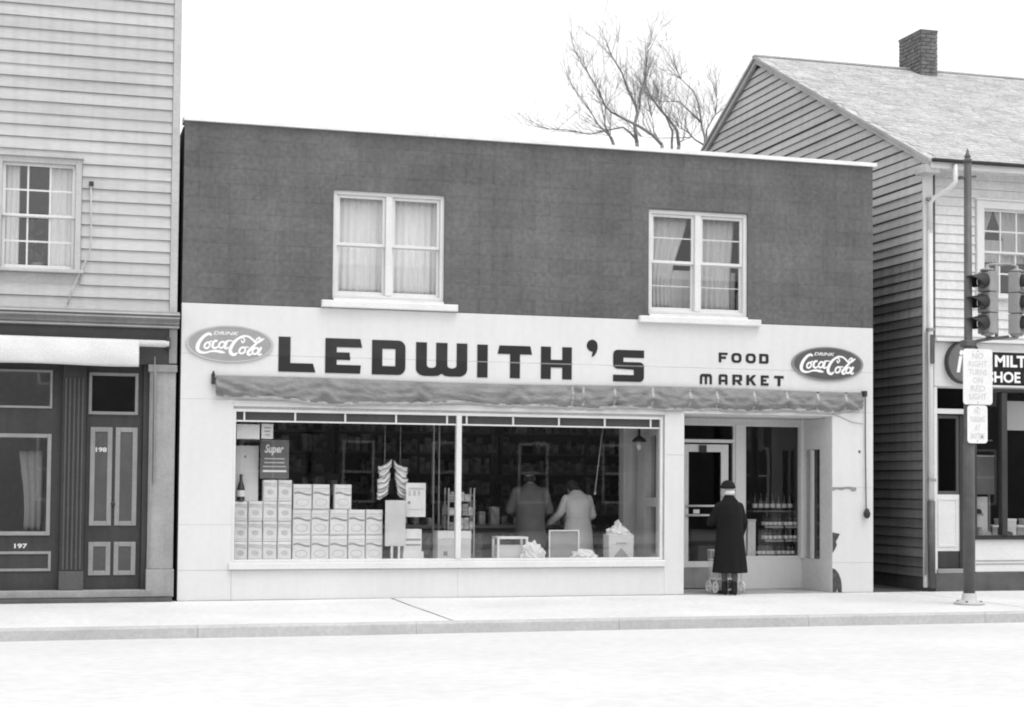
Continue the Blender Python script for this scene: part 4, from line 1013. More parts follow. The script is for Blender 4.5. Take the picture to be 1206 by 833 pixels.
cf.tube([(PX + .30, PY + .03, 3.62), (PX + .42, PY + .03, 3.60), (PX + .64, PY, 3.60), (PX + .75, PY - .01, 3.62)], .022)
cf.tube([(PX + .455, PY + .03, 3.60), (PX + .455, PY + .03, 4.61)], .026); cf.build('signal_bracket', M_SIGNAL, po, smooth=True)
def plate(name, x0, x1, z0, z1, label, rows, mt_l=M_FADED):
    t = thing(name, (PX, PY - .09, z0), label, 'sign')
    MB().prism(rrect(x0, x1, z0, z1, (.045,) * 4), [], PY - .105, PY - .10).build('plate', M_TRAFFIC, t)
    B('clamp', M_POLE, t, (PX - .03, PX + .03, PY - .0995, PY - .075, (z0 + z1) / 2 - .02, (z0 + z1) / 2 + .02))
    n = len(rows); hh = (z1 - z0) * .88 / n
    for i, (tx_, wd) in enumerate(rows):
        zt = z1 - (z1 - z0) * .07 - i * hh; xm = (x0 + x1) / 2
        text('sign_lettering', tx_, (xm - wd / 2, xm + wd / 2, zt - hh * .72, zt), PY - .1052, mt_l, t, bold=.015)
    for zz in (z0 + .03, z1 - .03): MB().lathe([(.009, 0), (.006, .004)], (0, 0, 0), 8).build('bolt', M_GREYTRIM, t, loc=((x0 + x1) / 2, PY - .105, zz)).rotation_euler = (R(90), 0, 0)
    return t
plate('turn_sign', 10.128, 10.575, 2.685, 3.435, 'larger white plate with faded six-line turn prohibition on the pole', [('NO', .17), ('RIGHT', .28), ('TURNS', .28), ('ON', .15), ('RED', .22), ('LIGHT', .26)])
plate('parking_sign', 10.19, 10.495, 2.165, 2.675, 'smaller white plate with faded lettering under the larger plate', [('NO', .09), ('PARKING', .22), ('AT', .08), ('ANYTIME', .22)], M_FADED)

# ------------------------------------------------------------------ bare tree behind the roofs
TY = 26.0
tree = thing('bare_tree', (16.9, TY, 0), 'bare leafless tree rising behind the shop roof beside the gable', 'tree')
C0 = Vector((-1.5962, -21.5159, 1.6178))
def pxy(x, y, Y):
    d = r2 * ((x - 603) / 1890.0) - u2 * ((y - 487.56) / 1890.0) + fw
    return C0 + d * ((Y - C0.y) / d.y)
tk = MB(); br = MB(); tw_ = MB(); fine_ = MB()
def limb(pts, r0, r1, mb, n=7):
    m_ = len(pts); mb.tube(pts, [r0 + (r1 - r0) * i / (m_ - 1) for i in range(m_)], n)
def jit(p, a): return p + Vector((random.gauss(0, a), random.gauss(0, a), random.gauss(0, a)))
def twig(p, d, L, r, depth):
    pts = [p]; q = p.copy(); dd = d.normalized(); sg = 4
    for i in range(sg):
        dd = (dd + Vector((random.gauss(0, .10), random.gauss(0, .10), random.gauss(.05, .08)))).normalized(); q = q + dd * (L / sg); pts.append(q.copy())
    (tw_ if depth > 1 else fine_).tube(pts, [r * (1 - .8 * i / sg) for i in range(sg + 1)], 4 if depth < 2 else 5, cap=False)
    if depth > 0:
        for k in range(random.randint(3, 4)):
            i = random.randint(1, sg); a = pts[i]
            nd = (dd + Vector((random.gauss(0, .5), random.gauss(0, .5), random.gauss(.2, .35)))).normalized()
            twig(a, nd, L * random.uniform(.45, .75), r * .55, depth - 1)
limb([Vector((16.9, TY, -.02)), Vector((16.85, TY, 2)), Vector((16.95, TY + .1, 4.2)), Vector((16.9, TY, 6.0))], .34, .24, tk, 12)
T0 = Vector((16.9, TY, 5.6))
def zpt(a, b, Y): return pxy(640 + a / 5.025, 50 + b / 5.025, Y)
LIMBS = [  # traced limb courses (zoom units), own depth each
 ([(550, 595), (540, 500), (558, 420), (545, 370), (500, 270), (470, 180), (430, 110), (395, 75)], 0.0, .075),
 ([(558, 400), (575, 310), (598, 230), (612, 110), (622, 30)], 0.1, .045),
 ([(700, 605), (650, 545), (560, 490), (470, 445), (395, 410), (355, 370), (310, 270), (245, 165)], -.9, .07),
 ([(405, 580), (375, 500), (365, 430), (358, 375)], -.8, .045), ([(400, 570), (330, 500), (270, 400), (180, 285)], -1.2, .04),
 ([(550, 590), (515, 520), (470, 505), (390, 520), (280, 540), (150, 515), (30, 510)], .6, .05),
 ([(800, 612), (790, 520), (740, 455), (690, 390), (640, 310), (605, 255)], .9, .075), ([(760, 605), (770, 530), (705, 420), (640, 340)], 1.3, .055),
 ([(960, 620), (955, 560), (940, 480), (925, 380), (880, 280), (815, 220)], -.4, .06), ([(960, 610), (970, 520), (1020, 420), (1090, 370)], .4, .05), ([(1022, 425), (1025, 350), (1012, 295)], .4, .03),
 ([(950, 605), (900, 575), (860, 525), (805, 500)], .9, .045), ([(930, 470), (870, 410), (810, 360), (725, 350)], -.3, .04), ([(700, 600), (655, 540), (640, 460), (632, 400)], .2, .03), ([(800, 600), (870, 560), (700, 560), (590, 560)], 1.6, .03)]
for pts, dy, r0 in LIMBS:
    r0 *= .8
    W3 = [jit(zpt(a, b, TY + dy), .03) for a, b in pts]
    root = (W3[0] - T0)
    hidden = [T0 + Vector((0, 0, random.uniform(-.8, .3))), T0 + root * .35 + Vector((random.uniform(-.2, .2), 0, .1)), T0 + root * .7 + Vector((random.uniform(-.2, .2), 0, .25))]
    if pts[0][1] > 560: limb(hidden + [W3[0]], .15, r0, br)
    m_ = len(W3)
    br.tube(W3, [r0 * (1 - .72 * i / (m_ - 1)) for i in range(m_)], 6)
    for k in range(int(3.0 * m_)):
        i = random.randint(1 if m_ > 4 else 0, m_ - 1); f = random.random()
        a = W3[i] if i == m_ - 1 else W3[i].lerp(W3[i + 1], f)
        d0 = (W3[min(i + 1, m_ - 1)] - W3[max(i - 1, 0)]).normalized()
        twig(a, d0 + Vector((random.gauss(0, .55), random.gauss(0, .55), random.gauss(.35, .35))), random.uniform(.5, 1.35), .011, 2)
tk.build('trunk', M_BARK, tree, smooth=True); br.build('limbs', M_BARK, tree, smooth=True)
tw_.build('branches', M_BARK, tree, kind='stuff'); fine_.build('twigs', M_BARK, tree, kind='stuff')

# ------------------------------------------------------------------ people
def blob_mesh(name, prims, voxel, mt, parent, smooth_it=4):
    bm = bmesh.new()
    for p in prims:
        k = p[0]
        if k == 'e':                                     # ellipsoid: centre, radii, optional rotation
            _, c, r = p[:3]; rot = p[3] if len(p) > 3 else Matrix.Identity(4)
            bmesh.ops.create_uvsphere(bm, u_segments=18, v_segments=12, radius=1, matrix=Matrix.Translation(c) @ rot.to_4x4() @ Matrix.Diagonal((*r, 1)))
        elif k == 'c':                                   # chain of (point, radius)
            q = MB(); pts = [Vector(a[0]) for a in p[1]]; rs = [a[1] for a in p[1]]
            q.tube(pts, rs, 14)
            vv = [bm.verts.new(x) for x in q.v]
            for f in q.f: bm.faces.new([vv[i] for i in f])
            for a, r in zip(pts, rs): bmesh.ops.create_uvsphere(bm, u_segments=14, v_segments=8, radius=r * .995, matrix=Matrix.Translation(a))
        elif k == 'l':                                   # loft: list of (z, cx, cy, rx, ry), pleat amplitude
            rings = p[1]; pl = p[2] if len(p) > 2 else 0; n = 64; vv = []
            for z, cx, cy, rx, ry in rings:
                row = []
                tt = (rings[0][0] - z) / (rings[0][0] - rings[-1][0])
                for j in range(n):
                    a = 2 * math.pi * j / n
                    g = 1 + pl * max(0, tt - .35) * (math.sin(a * 7 + .6) * .6 + math.sin(a * 11 + 2) * .4)
                    row.append(bm.verts.new((cx + rx * g * math.cos(a), cy + ry * g * math.sin(a), z)))
                vv.append(row)
            for i in range(len(vv) - 1):
                for j in range(n): bm.faces.new([vv[i][j], vv[i + 1][j], vv[i + 1][(j + 1) % n], vv[i][(j + 1) % n]])
            bm.faces.new(vv[0]); bm.faces.new(vv[-1][::-1])
    bmesh.ops.recalc_face_normals(bm, faces=bm.faces)
    me = bpy.data.meshes.new(name); bm.to_mesh(me); bm.free()
    t = bpy.data.objects.new(name, me); COL.objects.link(t)
    rm = t.modifiers.new('r', 'REMESH'); rm.mode = 'VOXEL'; rm.voxel_size = voxel
    sm_ = t.modifiers.new('s', 'SMOOTH'); sm_.iterations = smooth_it; sm_.factor = .5
    bpy.context.view_layer.update()
    me2 = bpy.data.meshes.new_from_object(t.evaluated_get(bpy.context.evaluated_depsgraph_get()))
    bpy.data.objects.remove(t)
    me2.name = name; me2.materials.clear(); me2.materials.append(mt)
    me2.polygons.foreach_set('use_smooth', [True] * len(me2.polygons))
    o = bpy.data.objects.new(name, me2); COL.objects.link(o); o.parent = parent; WL[o] = Vector((0, 0, 0))
    return o
V = Vector
def hand(prims, wrist, d, side, curl=.5):
    d = d.normalized(); sdv = d.cross(V((0, 0, 1)) if abs(d.z) < .8 else V((0, 1, 0))).normalized() * side
    pn = sdv.cross(d) * side
    pc = wrist + d * .045
    prims.append(('c', [(wrist, .024), (pc, .033), (wrist + d * .08, .034)]))
    for i, (ln, off) in enumerate(((.07, -.030), (.082, -.010), (.078, .010), (.062, .029))):
        b = wrist + d * .085 + sdv * off
        m1 = b + (d + pn * curl * .5).normalized() * ln * .5; m2 = m1 + (d + pn * curl * 1.8).normalized() * ln * .5
        prims.append(('c', [(b, .0095), (m1, .0088), (m2, .0075)]))
    b = wrist + d * .03 - sdv * .03
    prims.append(('c', [(b, .012), (b + (d * .6 - sdv * .8).normalized() * .035, .0105), (b + (d * .9 - sdv * .5 + pn * curl * .6).normalized() * .065, .009)]))
def head(prims, c, yaw=0, s=1.0):
    rz = Matrix.Rotation(yaw, 4, 'Z')
    def t(x, y, z): return c + rz @ (V((x, y, z)) * s)
    prims += [('e', t(0, 0, .02), (.075 * s, .092 * s, .10 * s), rz), ('e', t(0, .025, -.045), (.058 * s, .068 * s, .07 * s), rz), ('e', t(0, .098, -.012), (.013 * s, .02 * s, .022 * s), rz),
              ('e', t(0, .082, -.055), (.026 * s, .012 * s, .008 * s), rz), ('e', t(0, .075, -.09), (.022 * s, .02 * s, .018 * s), rz), ('e', t(0, .086, .03), (.05 * s, .012 * s, .012 * s), rz)]
    for sg in (-1, 1): prims.append(('e', t(.076 * sg, -.005, -.005), (.01 * s, .02 * s, .032 * s), rz))
    return t
def eyes(t, parent):
    b = MB()
    for sg in (-1, 1): b.lathe([(.001, -.008), (.010, 0), (.001, .008)], t(.03 * sg, .083, .005), 8)
    b.build('eyes', M_EYE, parent)

# --- the customer at the door: long black coat, small black hat, white hair
pe = thing('person', (0, 0, 0), 'person in long black coat and black hat waiting at the shop door', 'person')
bp_ = []
hc = V((-.015, .02, 1.475)); ht = head(bp_, hc, R(38), .98)
bp_ += [('c', [(V((0, -.01, 1.28)), .06), (V((0, .0, 1.40)), .05)]), ('l', [(1.30, 0, 0, .15, .08), (1.1, 0, 0, .16, .1), (.9, 0, 0, .16, .11), (.75, 0, 0, .17, .12)])]
for sg, yy in ((-1, .06), (1, -.07)):
    bp_.append(('c', [(V((.08 * sg, 0, .78)), .085), (V((.06 * sg, .01 + yy * .4, .45)), .055), (V((.048 * sg, -.02 + yy, .27)), .046), (V((.042 * sg, -.02 + yy, .09)), .034)]))
armR = [V((.160, -.01, 1.255)), V((.225, -.02, 1.02)), V((.215, .07, .80))]; armL = [V((-.160, 0, 1.255)), V((-.235, .08, 1.04)), V((-.16, .28, 1.02))]
for a in (armR, armL): bp_.append(('c', [(a[0], .05), (a[1], .04), (a[2], .027)]))
hand(bp_, armR[2], (V((.0, .10, -.12))), 1, .7); hand(bp_, armL[2], V((.1, .2, -.03)), -1, .9)
bo = blob_mesh('body', bp_, .0075, M_SKIN, pe, 3); eyes(ht, pe)
bo.data.materials.append(M_SKIN2)
for pl in bo.data.polygons:
    if pl.center.z < .7: pl.material_index = 1
ct = [('l', [(1.425, -.005, -.01, .065, .062), (1.385, 0, -.015, .085, .075), (1.345, 0, -.015, .125, .095), (1.29, 0, -.015, .172, .122), (1.15, 0, -.02, .195, .15), (.98, .004, -.02, .195, .155), (.80, .008, -.02, .212, .17), (.55, .012, -.02, .236, .19), (.31, .012, -.02, .258, .21)], .085)]
ct.append(('c', [(armR[0] + V((.0, -.005, .0)), .068), (armR[1], .070), (armR[2] + V((0, -.01, .03)), .058)])); ct.append(('c', [(armL[0], .068), (armL[1], .070), (armL[1].lerp(armL[2], .85), .056)]))
blob_mesh('coat', ct, .011, M_COATB, pe, 3)
hr = [('e', hc + V((.012, -.04, -.015)), (.080, .073, .050)), ('e', hc + V((.03, -.045, -.02)), (.068, .058, .032))]
blob_mesh('hair', hr, .009, M_HAIRW, pe, 2)
MB().lathe([(.088, 0), (.112, .012), (.108, .03), (.098, .05), (.085, .085), (.055, .112), (.02, .122), (.001, .123)], (-.012, .005, 1.515), 24).build('hat', M_HATB, pe, smooth=True)
for sg, yy in ((-1, .06), (1, -.07)):
    blob_mesh('shoe', [('e', V((.042 * sg, -.03 + yy, .05)), (.04, .045, .05)), ('c', [(V((.042 * sg, -.02 + yy, .035)), .036), (V((.055 * sg, .08 + yy, .03)), .032), (V((.062 * sg, .16 + yy, .024)), .022)]), ('c', [(V((.042 * sg, -.045 + yy, .0)), .02), (V((.042 * sg, -.04 + yy, .04)), .03)]), ('c', [(V((.042 * sg, -.02 + yy, .05)), .045), (V((.043 * sg, -.02 + yy, .17)), .046)])], .008, M_SHOE, pe, 2)
pe.location = (7.765, -.14, .008); pe.rotation_euler = (0, 0, R(6))
# --- her shopping cart, mostly hidden by the coat
sc2 = thing('shopping_cart', (0, 0, 0), 'light wire shopping cart on small wheels in front of the person in black', 'cart')
bk = MB()
for k in range(9):
    xx = -.20 + .05 * k
    for yy in (-.13, .13): bk.tube([(xx, yy, .20), (xx * 1.08, yy * 1.1, .62)], .004, 5)
for k in range(7):
    yy = -.13 + .26 / 6 * k
    for xx in (-.20, .20): bk.tube([(xx, yy, .20), (xx * 1.08, yy * 1.1, .62)], .004, 5)
    bk.tube([(-.2, yy, .20), (.2, yy, .20)], .004, 5)
for zz in (.20, .34, .48, .62):
    g = 1 + .08 * (zz - .2) / .42; h = 1 + .1 * (zz - .2) / .42
    bk.tube([(-.2 * g, -.13 * h, zz), (.2 * g, -.13 * h, zz), (.2 * g, .13 * h, zz), (-.2 * g, .13 * h, zz), (-.2 * g, -.13 * h, zz)], .006, 6)
bk.build('basket', M_ALU, sc2)
MB().tube([(-.2, -.12, .2), (-.2, -.17, .6), (-.19, -.20, .92), (.19, -.20, .92), (.2, -.17, .6), (.2, -.12, .2)], .010, 8).build('handle', M_ALU, sc2, smooth=True)
for xx in (-.215, .215):
    for yy in (-.11, .11):
        wh = thing and MB()
        for j in range(20):
            a0, a1 = 2 * math.pi * j / 20, 2 * math.pi * (j + 1) / 20
            wh.tube([(0, .075 * math.cos(a0), .075 * math.sin(a0)), (0, .075 * math.cos(a1), .075 * math.sin(a1))], .012, 6, cap=False)
        for j in range(6):
            a0 = math.pi * j / 3; wh.tube([(0, 0, 0), (0, .075 * math.cos(a0), .075 * math.sin(a0))], .004, 5)
        wh.tube([(-.02, 0, 0), (.02, 0, 0)], .012, 8)
        wh.build('wheel', M_PAPER, sc2, loc=(xx, yy, .088)); MB().tube([(xx * .93, yy, .088), (xx * .93, yy, .205)], .008, 6).build('leg', M_ALU, sc2)
sc2.location = (7.86, .20, .006); sc2.rotation_euler = (0, 0, R(4))

# --- man inside: grey overcoat and hat
pm = thing('person', (0, 0, 0), 'person in grey overcoat and hat at the counter inside the window', 'person')
q = []; hc = V((0, .06, 1.60)); t_ = head(q, hc, R(-12))
q += [('c', [(V((0, 0, 1.40)), .065), (V((0, .03, 1.52)), .055)]), ('l', [(1.42, 0, 0, .17, .09), (1.2, 0, 0, .17, .11), (1.0, 0, 0, .16, .11), (.85, 0, 0, .17, .12)])]
for sg in (-1, 1): q.append(('c', [(V((.09 * sg, 0, .88)), .09), (V((.10 * sg, .02, .5)), .06), (V((.10 * sg, 0, .09)), .045), (V((.11 * sg, .12, .045)), .04)]))
aR = [V((.20, 0, 1.39)), V((.29, .04, 1.13)), V((.22, .26, 1.05))]; aL = [V((-.20, 0, 1.39)), V((-.29, .06, 1.13)), V((-.20, .28, 1.06))]
for a in (aR, aL): q.append(('c', [(a[0], .055), (a[1], .045), (a[2], .03)]))
hand(q, aR[2], V((-.05, .2, -.02)), 1, .6); hand(q, aL[2], V((.05, .2, -.02)), -1, .6)
blob_mesh('body', q, .009, M_SKIN, pm, 3); eyes(t_, pm)
blob_mesh('coat', [('l', [(1.53, 0, .01, .07, .07), (1.49, 0, 0, .11, .085), (1.44, 0, -.01, .19, .115), (1.38, 0, -.01, .225, .14), (1.2, 0, -.02, .225, .165), (1.0, 0, -.02, .215, .16), (.75, 0, -.02, .235, .18), (.42, 0, -.02, .255, .20)], .04),
                  ('c', [(aR[0], .085), (aR[1], .078), (aR[1].lerp(aR[2], .85), .06)]), ('c', [(aL[0], .085), (aL[1], .078), (aL[1].lerp(aL[2], .85), .06)])], .013, M_COATG, pm, 3)
MB().lathe([(.165, 0), (.17, .008), (.105, .02), (.10, .06), (.09, .12), (.05, .14), (.001, .13)], (0, .06, 1.655), 28, .92, 1.1).build('hat', M_HATG, pm, smooth=True)
blob_mesh('hair', [('e', hc + V((0, -.02, .0)), (.079, .078, .075))], .01, M_HAIRD, pm, 2)
pm.location = (5.27, 1.5, .05); pm.rotation_euler = (0, 0, R(-8))
# --- woman inside: pale belted coat, dark hair, reaching down
pw_ = thing('person', (0, 0, 0), 'person in pale belted coat reaching forward inside the window', 'person')
q = []; hc = V((-.04, .13, 1.47)); t_ = head(q, hc, R(20), .95)
q += [('c', [(V((0, .02, 1.28)), .058), (V((-.02, .08, 1.40)), .048)]), ('l', [(1.32, 0, .03, .15, .08), (1.1, 0, .01, .15, .1), (.9, 0, 0, .16, .11), (.75, 0, 0, .17, .12)])]
for sg in (-1, 1): q.append(('c', [(V((.08 * sg, 0, .78)), .085), (V((.08 * sg, .01, .45)), .055), (V((.075 * sg, -.01, .09)), .037), (V((.08 * sg, .1, .04)), .034)]))
aR = [V((.17, .02, 1.29)), V((.24, .02, 1.05)), V((.19, .2, .93))]; aL = [V((-.17, .03, 1.29)), V((-.24, .12, 1.08)), V((-.36, .28, .92))]
for a in (aR, aL): q.append(('c', [(a[0], .05), (a[1], .042), (a[2], .027)]))
hand(q, aR[2], V((-.05, .2, -.06)), 1, .6); hand(q, aL[2], V((-.12, .16, -.1)), -1, .6)
blob_mesh('body', q, .009, M_SKIN, pw_, 3); eyes(t_, pw_)
blob_mesh('coat', [('l', [(1.43, -.01, .04, .06, .06), (1.39, 0, .03, .10, .08), (1.345, 0, .02, .165, .11), (1.28, 0, .0, .205, .135), (1.18, 0, -.02, .205, .155), (1.07, 0, -.02, .185, .15), (1.03, 0, -.02, .175, .145), (.98, 0, -.02, .19, .155), (.8, 0, -.02, .225, .18), (.42, 0, -.02, .25, .2)], .05),
                  ('c', [(aR[0], .075), (aR[1], .07), (aR[1].lerp(aR[2], .85), .055)]), ('c', [(aL[0], .075), (aL[1], .066), (aL[1].lerp(aL[2], .88), .048)])], .012, M_COATW, pw_, 3)
MB().lathe([(.178, 0), (.182, .01), (.182, .035), (.178, .045)], (0, -.02, 1.01), 32, 1.0, .84).build('belt', M_COATW, pw_, smooth=True)
blob_mesh('hair', [('e', hc + V((.0, -.02, .02)), (.084, .09, .09)), ('e', hc + V((0, -.06, -.03)), (.065, .05, .05))], .01, M_HAIRD, pw_, 2)
pw_.location = (6.02, 1.5, .05); pw_.rotation_euler = (0, 0, R(4))

# ------------------------------------------------------------------ goods in the display window
def carton(x0, x1, z0, z1, y, style, label, grp):
    t = thing('soap_carton' if style == 0 else 'paper_goods_pack', ((x0 + x1) / 2, y, z0), label, 'carton', grp)
    g = .006; j = random.uniform(-.01, .012)
    MB().cbox(x0 + g, x1 - g, y + j, y + .16 + j, z0, z1 - .004, .012).build('body', M_CARTON, t)
    h = z1 - z0; w_ = x1 - x0
    def band(za, zb, mt, nm, wav):
        MB().grid(lambda u, v: (x0 + .014 + (w_ - .028) * u, y + j - .0012, z0 + h * (za + (zb - za) * v) + wav * math.sin(u * 5 + .4)), 8, 1).build(nm, mt, t)
    t.rotation_euler = (0, random.uniform(-.006, .006), random.uniform(-.05, .05))
    if style == 1:
        band(.58, .655, M_PRINT, 'printed_band', h * .045); band(.80, .84, M_PRINT2, 'printed_line', 0); band(.72, .745, M_PRINT2, 'printed_line', 0)
        e_ = ell((x0 + x1) / 2, z0 + h * .28, w_ * .34, h * .15, 0, 20)[:-1]; e2 = ell((x0 + x1) / 2, z0 + h * .28, w_ * .30, h * .12, 0, 20)[:-1]
        MB().prism(e_, [e2], y + j - .002, y + j - .0005).build('printed_oval', M_PRINT2, t)
        band(.03, .06, M_PRINT2, 'printed_line', 0)
    else:
        band(.68, .76, M_PRINT2, 'printed_line', h * .03); band(.80, .83, M_PRINT, 'printed_line', h * .02)
        band(.10, .14, M_PRINT2, 'printed_line', 0)
        MB().prism(ell((x0 + x1) / 2, z0 + h * .42, w_ * .25, h * .13, .1, 14)[:-1], [], y + j - .002, y + j - .0005).build('printed_oval', M_PRINT2, t)
ORD = ['first', 'second', 'third', 'fourth', 'fifth', 'sixth', 'seventh']; ROWN = ['bottom', 'second', 'third']
LC = [.755, .945, 1.145, 1.345, 1.54]; LR = [.499, .765, 1.04, 1.31, 1.60]
for i in range(4):
    for r_ in range(3): carton(LC[i], LC[i + 1], LR[r_], LR[r_ + 1], .30 + random.uniform(0, .01), 0, 'small white carton, %s column from the window frame, %s row of its stack' % (ORD[i], ROWN[r_]), 'small cartons stacked in the display window')
for i in (2, 3): carton(LC[i], LC[i + 1], LR[3], LR[4], .31, 0, 'small white carton topmost in the %s column from the window frame' % ORD[i], 'small cartons stacked in the display window')
RC = [1.545, 1.80, 2.055, 2.31, 2.555, 2.80]; RRw = [.499, .85, 1.20]
for i in range(5):
    for r_ in range(2): carton(RC[i], RC[i + 1], RRw[r_], RRw[r_ + 1], .30 + random.uniform(0, .01), 1, 'wide white pack with wavy band, %s column from the small cartons, %s row' % (ORD[i], ROWN[r_]), 'wide packs stacked in the display window')
for k_, (a, b) in enumerate(((1.55, 1.81), (1.815, 2.06), (2.115, 2.36))): carton(a, b, 1.20, 1.545, .30, 1, ('wide white pack with dark wavy band on top row beside the small cartons', 'wide white pack with dark wavy band in the middle of the top row', 'wide white pack with dark wavy band standing apart on the top row')[k_], 'wide packs on the top row')
def card(name, x0, x1, z0, z1, y, mt, label, cat, lines=(), d=.004, base=None):
    t = thing(name, ((x0 + x1) / 2, y, z0), label, cat)
    B('sheet', mt, t, (x0, x1, y, y + d, z0, z1))
    for (a, b, c_, e_, m_) in lines:
        B('printed_line', m_, t, (x0 + (x1 - x0) * a, x0 + (x1 - x0) * b, y - .0015, y - .0004, z0 + (z1 - z0) * c_, z0 + (z1 - z0) * e_))
    return t
ps_ = card('poster', 1.10, 1.49, 1.615, 2.14, .33, M_POSTER, 'grey poster with white script above the small carton stack', 'poster', [(.15, .85, .50, .53, M_PRINT2), (.15, .85, .40, .43, M_PRINT2), (.10, .9, .30, .325, M_PRINT2), (.10, .92, .17, .22, M_CARTON)])
text('poster_script', 'Super', (1.16, 1.42, 1.93, 2.08), .3295, M_PAPER, ps_, bold=.03, shear=.3)
card('paper_notice', .755, 1.06, 2.14, 2.34, .10, M_PAPERG, 'pale grey notice taped at the top corner of the display window', 'notice', [(.1, .9, .0, .04, M_GREYBOX)])
card('price_card', 1.085, 1.24, 2.15, 2.35, .10, M_PAPERG, 'small square card with dark lettering beside the pale grey notice', 'card', [(.2, .8, .7, .78, M_PRINT), (.25, .75, .45, .55, M_PRINT), (.3, .7, .2, .3, M_PRINT)])
card('large_paper', .76, 1.09, 1.31, 2.06, .43, M_PAPER, 'tall blank white paper hung behind the dark bottle', 'paper', [(.42, .5, .78, .82, M_PRINT)])
def bottle_mesh(name, x, y, z, label, grp=None, s=1.0, mt=None):
    t = thing(name, (x, y, z), label, 'bottle', grp)
    MB().lathe([(.030 * s, 0), (.034 * s, .01 * s), (.034 * s, .11 * s), (.028 * s, .135 * s), (.014 * s, .175 * s), (.012 * s, .215 * s), (.015 * s, .22 * s), (.015 * s, .235 * s)], (x, y, z), 14).build('glass', mt or M_BOTTLE, t, smooth=True)
    MB().lathe([(.0348 * s, .04 * s), (.0352 * s, .045 * s), (.0352 * s, .09 * s), (.0348 * s, .095 * s)], (x, y, z), 14).build('paper_label', M_CARTON, t, smooth=True)
    return t
bottle_mesh('bottle', .85, .345, 1.307, 'large dark bottle with white label on the small cartons beside the window frame', None, 1.55)
# snack bag strips
for si, (cx_, lean) in enumerate(((2.84, -.05), (3.06, .05))):
    t = thing('snack_bag_strip', (cx_, .42, 1.33), ('hanging strip of striped snack bags above the wide packs', 'hanging strip of striped snack bags beside the lettered white card')[si], 'snack bags')
    for k in range(5):
        zc = 1.40 + k * .092 + random.uniform(-.012, .012)
        def bf(u, v, cx_=cx_, zc=zc, lean=lean):
            a, b = u * 2 - 1, v * 2 - 1; pf = (1 - a ** 4) * (1 - b ** 4)
            return (cx_ + lean * (1 - (zc - 1.4) / .4) * .6 + a * (.085 + .012 * math.sin(zc * 40)), .42 - .035 * pf + .008 * noise.noise(V((u * 5, v * 5, zc))), zc + b * .05 + a * a * .03 * (1 if lean < 0 else 1) - .045 * a * (1 if lean > 0 else -1) + .02 * noise.noise(V((u * 3, v * 2, zc * 31))))
        b = MB().grid(bf, 10, 8)
        for fi in range(len(b.f)):
            r_ = fi // 10; b.mi[fi] = 1 if r_ in (2, 3) else 0
        o = b.build('snack_bag', [M_CARTON, M_PRINT], t, smooth=True); o.modifiers.new('t', 'SOLIDIFY').thickness = .004
    MB().tube([(cx_, .44, 1.82), (cx_, .44, 2.5)], .004, 5).build('hanger', M_GREYBOX, t)
card('lettered_card', 3.12, 3.40, 1.10, 1.57, .32, M_PAPER, 'lettered white card with a dark dot above the white box', 'card', [(.12, .9, .80, .86, M_PRINT2), (.12, .25, .62, .78, M_PRINT2), (.35, .5, .62, .78, M_PRINT2), (.6, .72, .62, .78, M_PRINT2), (.10, .22, .38, .46, M_PRINT), (.1, .85, .2, .23, M_PRINT2)])
wb = card('blank_showcard', 2.815, 3.10, .70, 1.33, .24, M_PAPERG, 'plain blank white showcard propped on legs beside the wide packs', 'card')
for xx in (2.90, 3.0): B('leg', M_CARTON, wb, (xx, xx + .03, .245, .265, .499, .70))
wx = thing('white_box', (3.21, .35, .499), 'white box with two grey stripes beside the propped blank panel', 'box')
B('body', M_CARTON, wx, (3.09, 3.345, .30, .55, .499, .93), bevel=.006); B('stripe', M_GREYBOX, wx, (3.12, 3.33, .2985, .2995, .77, .80)); B('stripe', M_GREYBOX, wx, (3.12, 3.33, .2985, .2995, .70, .725)); B('base_tray', M_PAPER, wx, (3.08, 3.37, .28, .298, .499, .62))
cx2 = thing('pale_carton', (3.8, .35, .499), 'plain pale carton standing behind the window mullion', 'box')
B('body', M_PAPERG, cx2, (3.58, 4.06, .32, .62, .499, .90), bevel=.006); B('flap', M_CARTON, cx2, (3.58, 4.06, .315, .3195, .80, .905)); B('mark', M_PRINT, cx2, (3.66, 3.72, .3185, .3195, .56, .62))
# small wire rack of goods behind
rk = thing('goods_rack', (4.08, 1.0, .05), 'small tiered rack of tins and packets behind the pale carton', 'rack')
for xx in (3.89, 4.27):
    for yy in (.98, 1.2): MB().tube([(xx, yy, .05), (xx, yy, 1.5)], .012, 6).build('post', M_ALU, rk)
for zz in (.9, 1.1, 1.3): B('shelf', M_GREYBOX, rk, (3.88, 4.28, .97, 1.21, zz, zz + .012)); MB().tube([(3.88, .97, zz + .09), (4.28, .97, zz + .09)], .005, 5).build('rail', M_ALU, rk)
gd = MB()
for zz in (.912, 1.112, 1.312):
    xx = 3.91
    while xx < 4.22:
        gd.cur = random.randint(0, 1); wd = random.uniform(.05, .09); gd.box(xx, xx + wd, 1.0, 1.12, zz, zz + random.uniform(.09, .16)); xx += wd + .01
gd.build('packets', [M_GOODS, M_GOODS2], rk, kind='stuff')
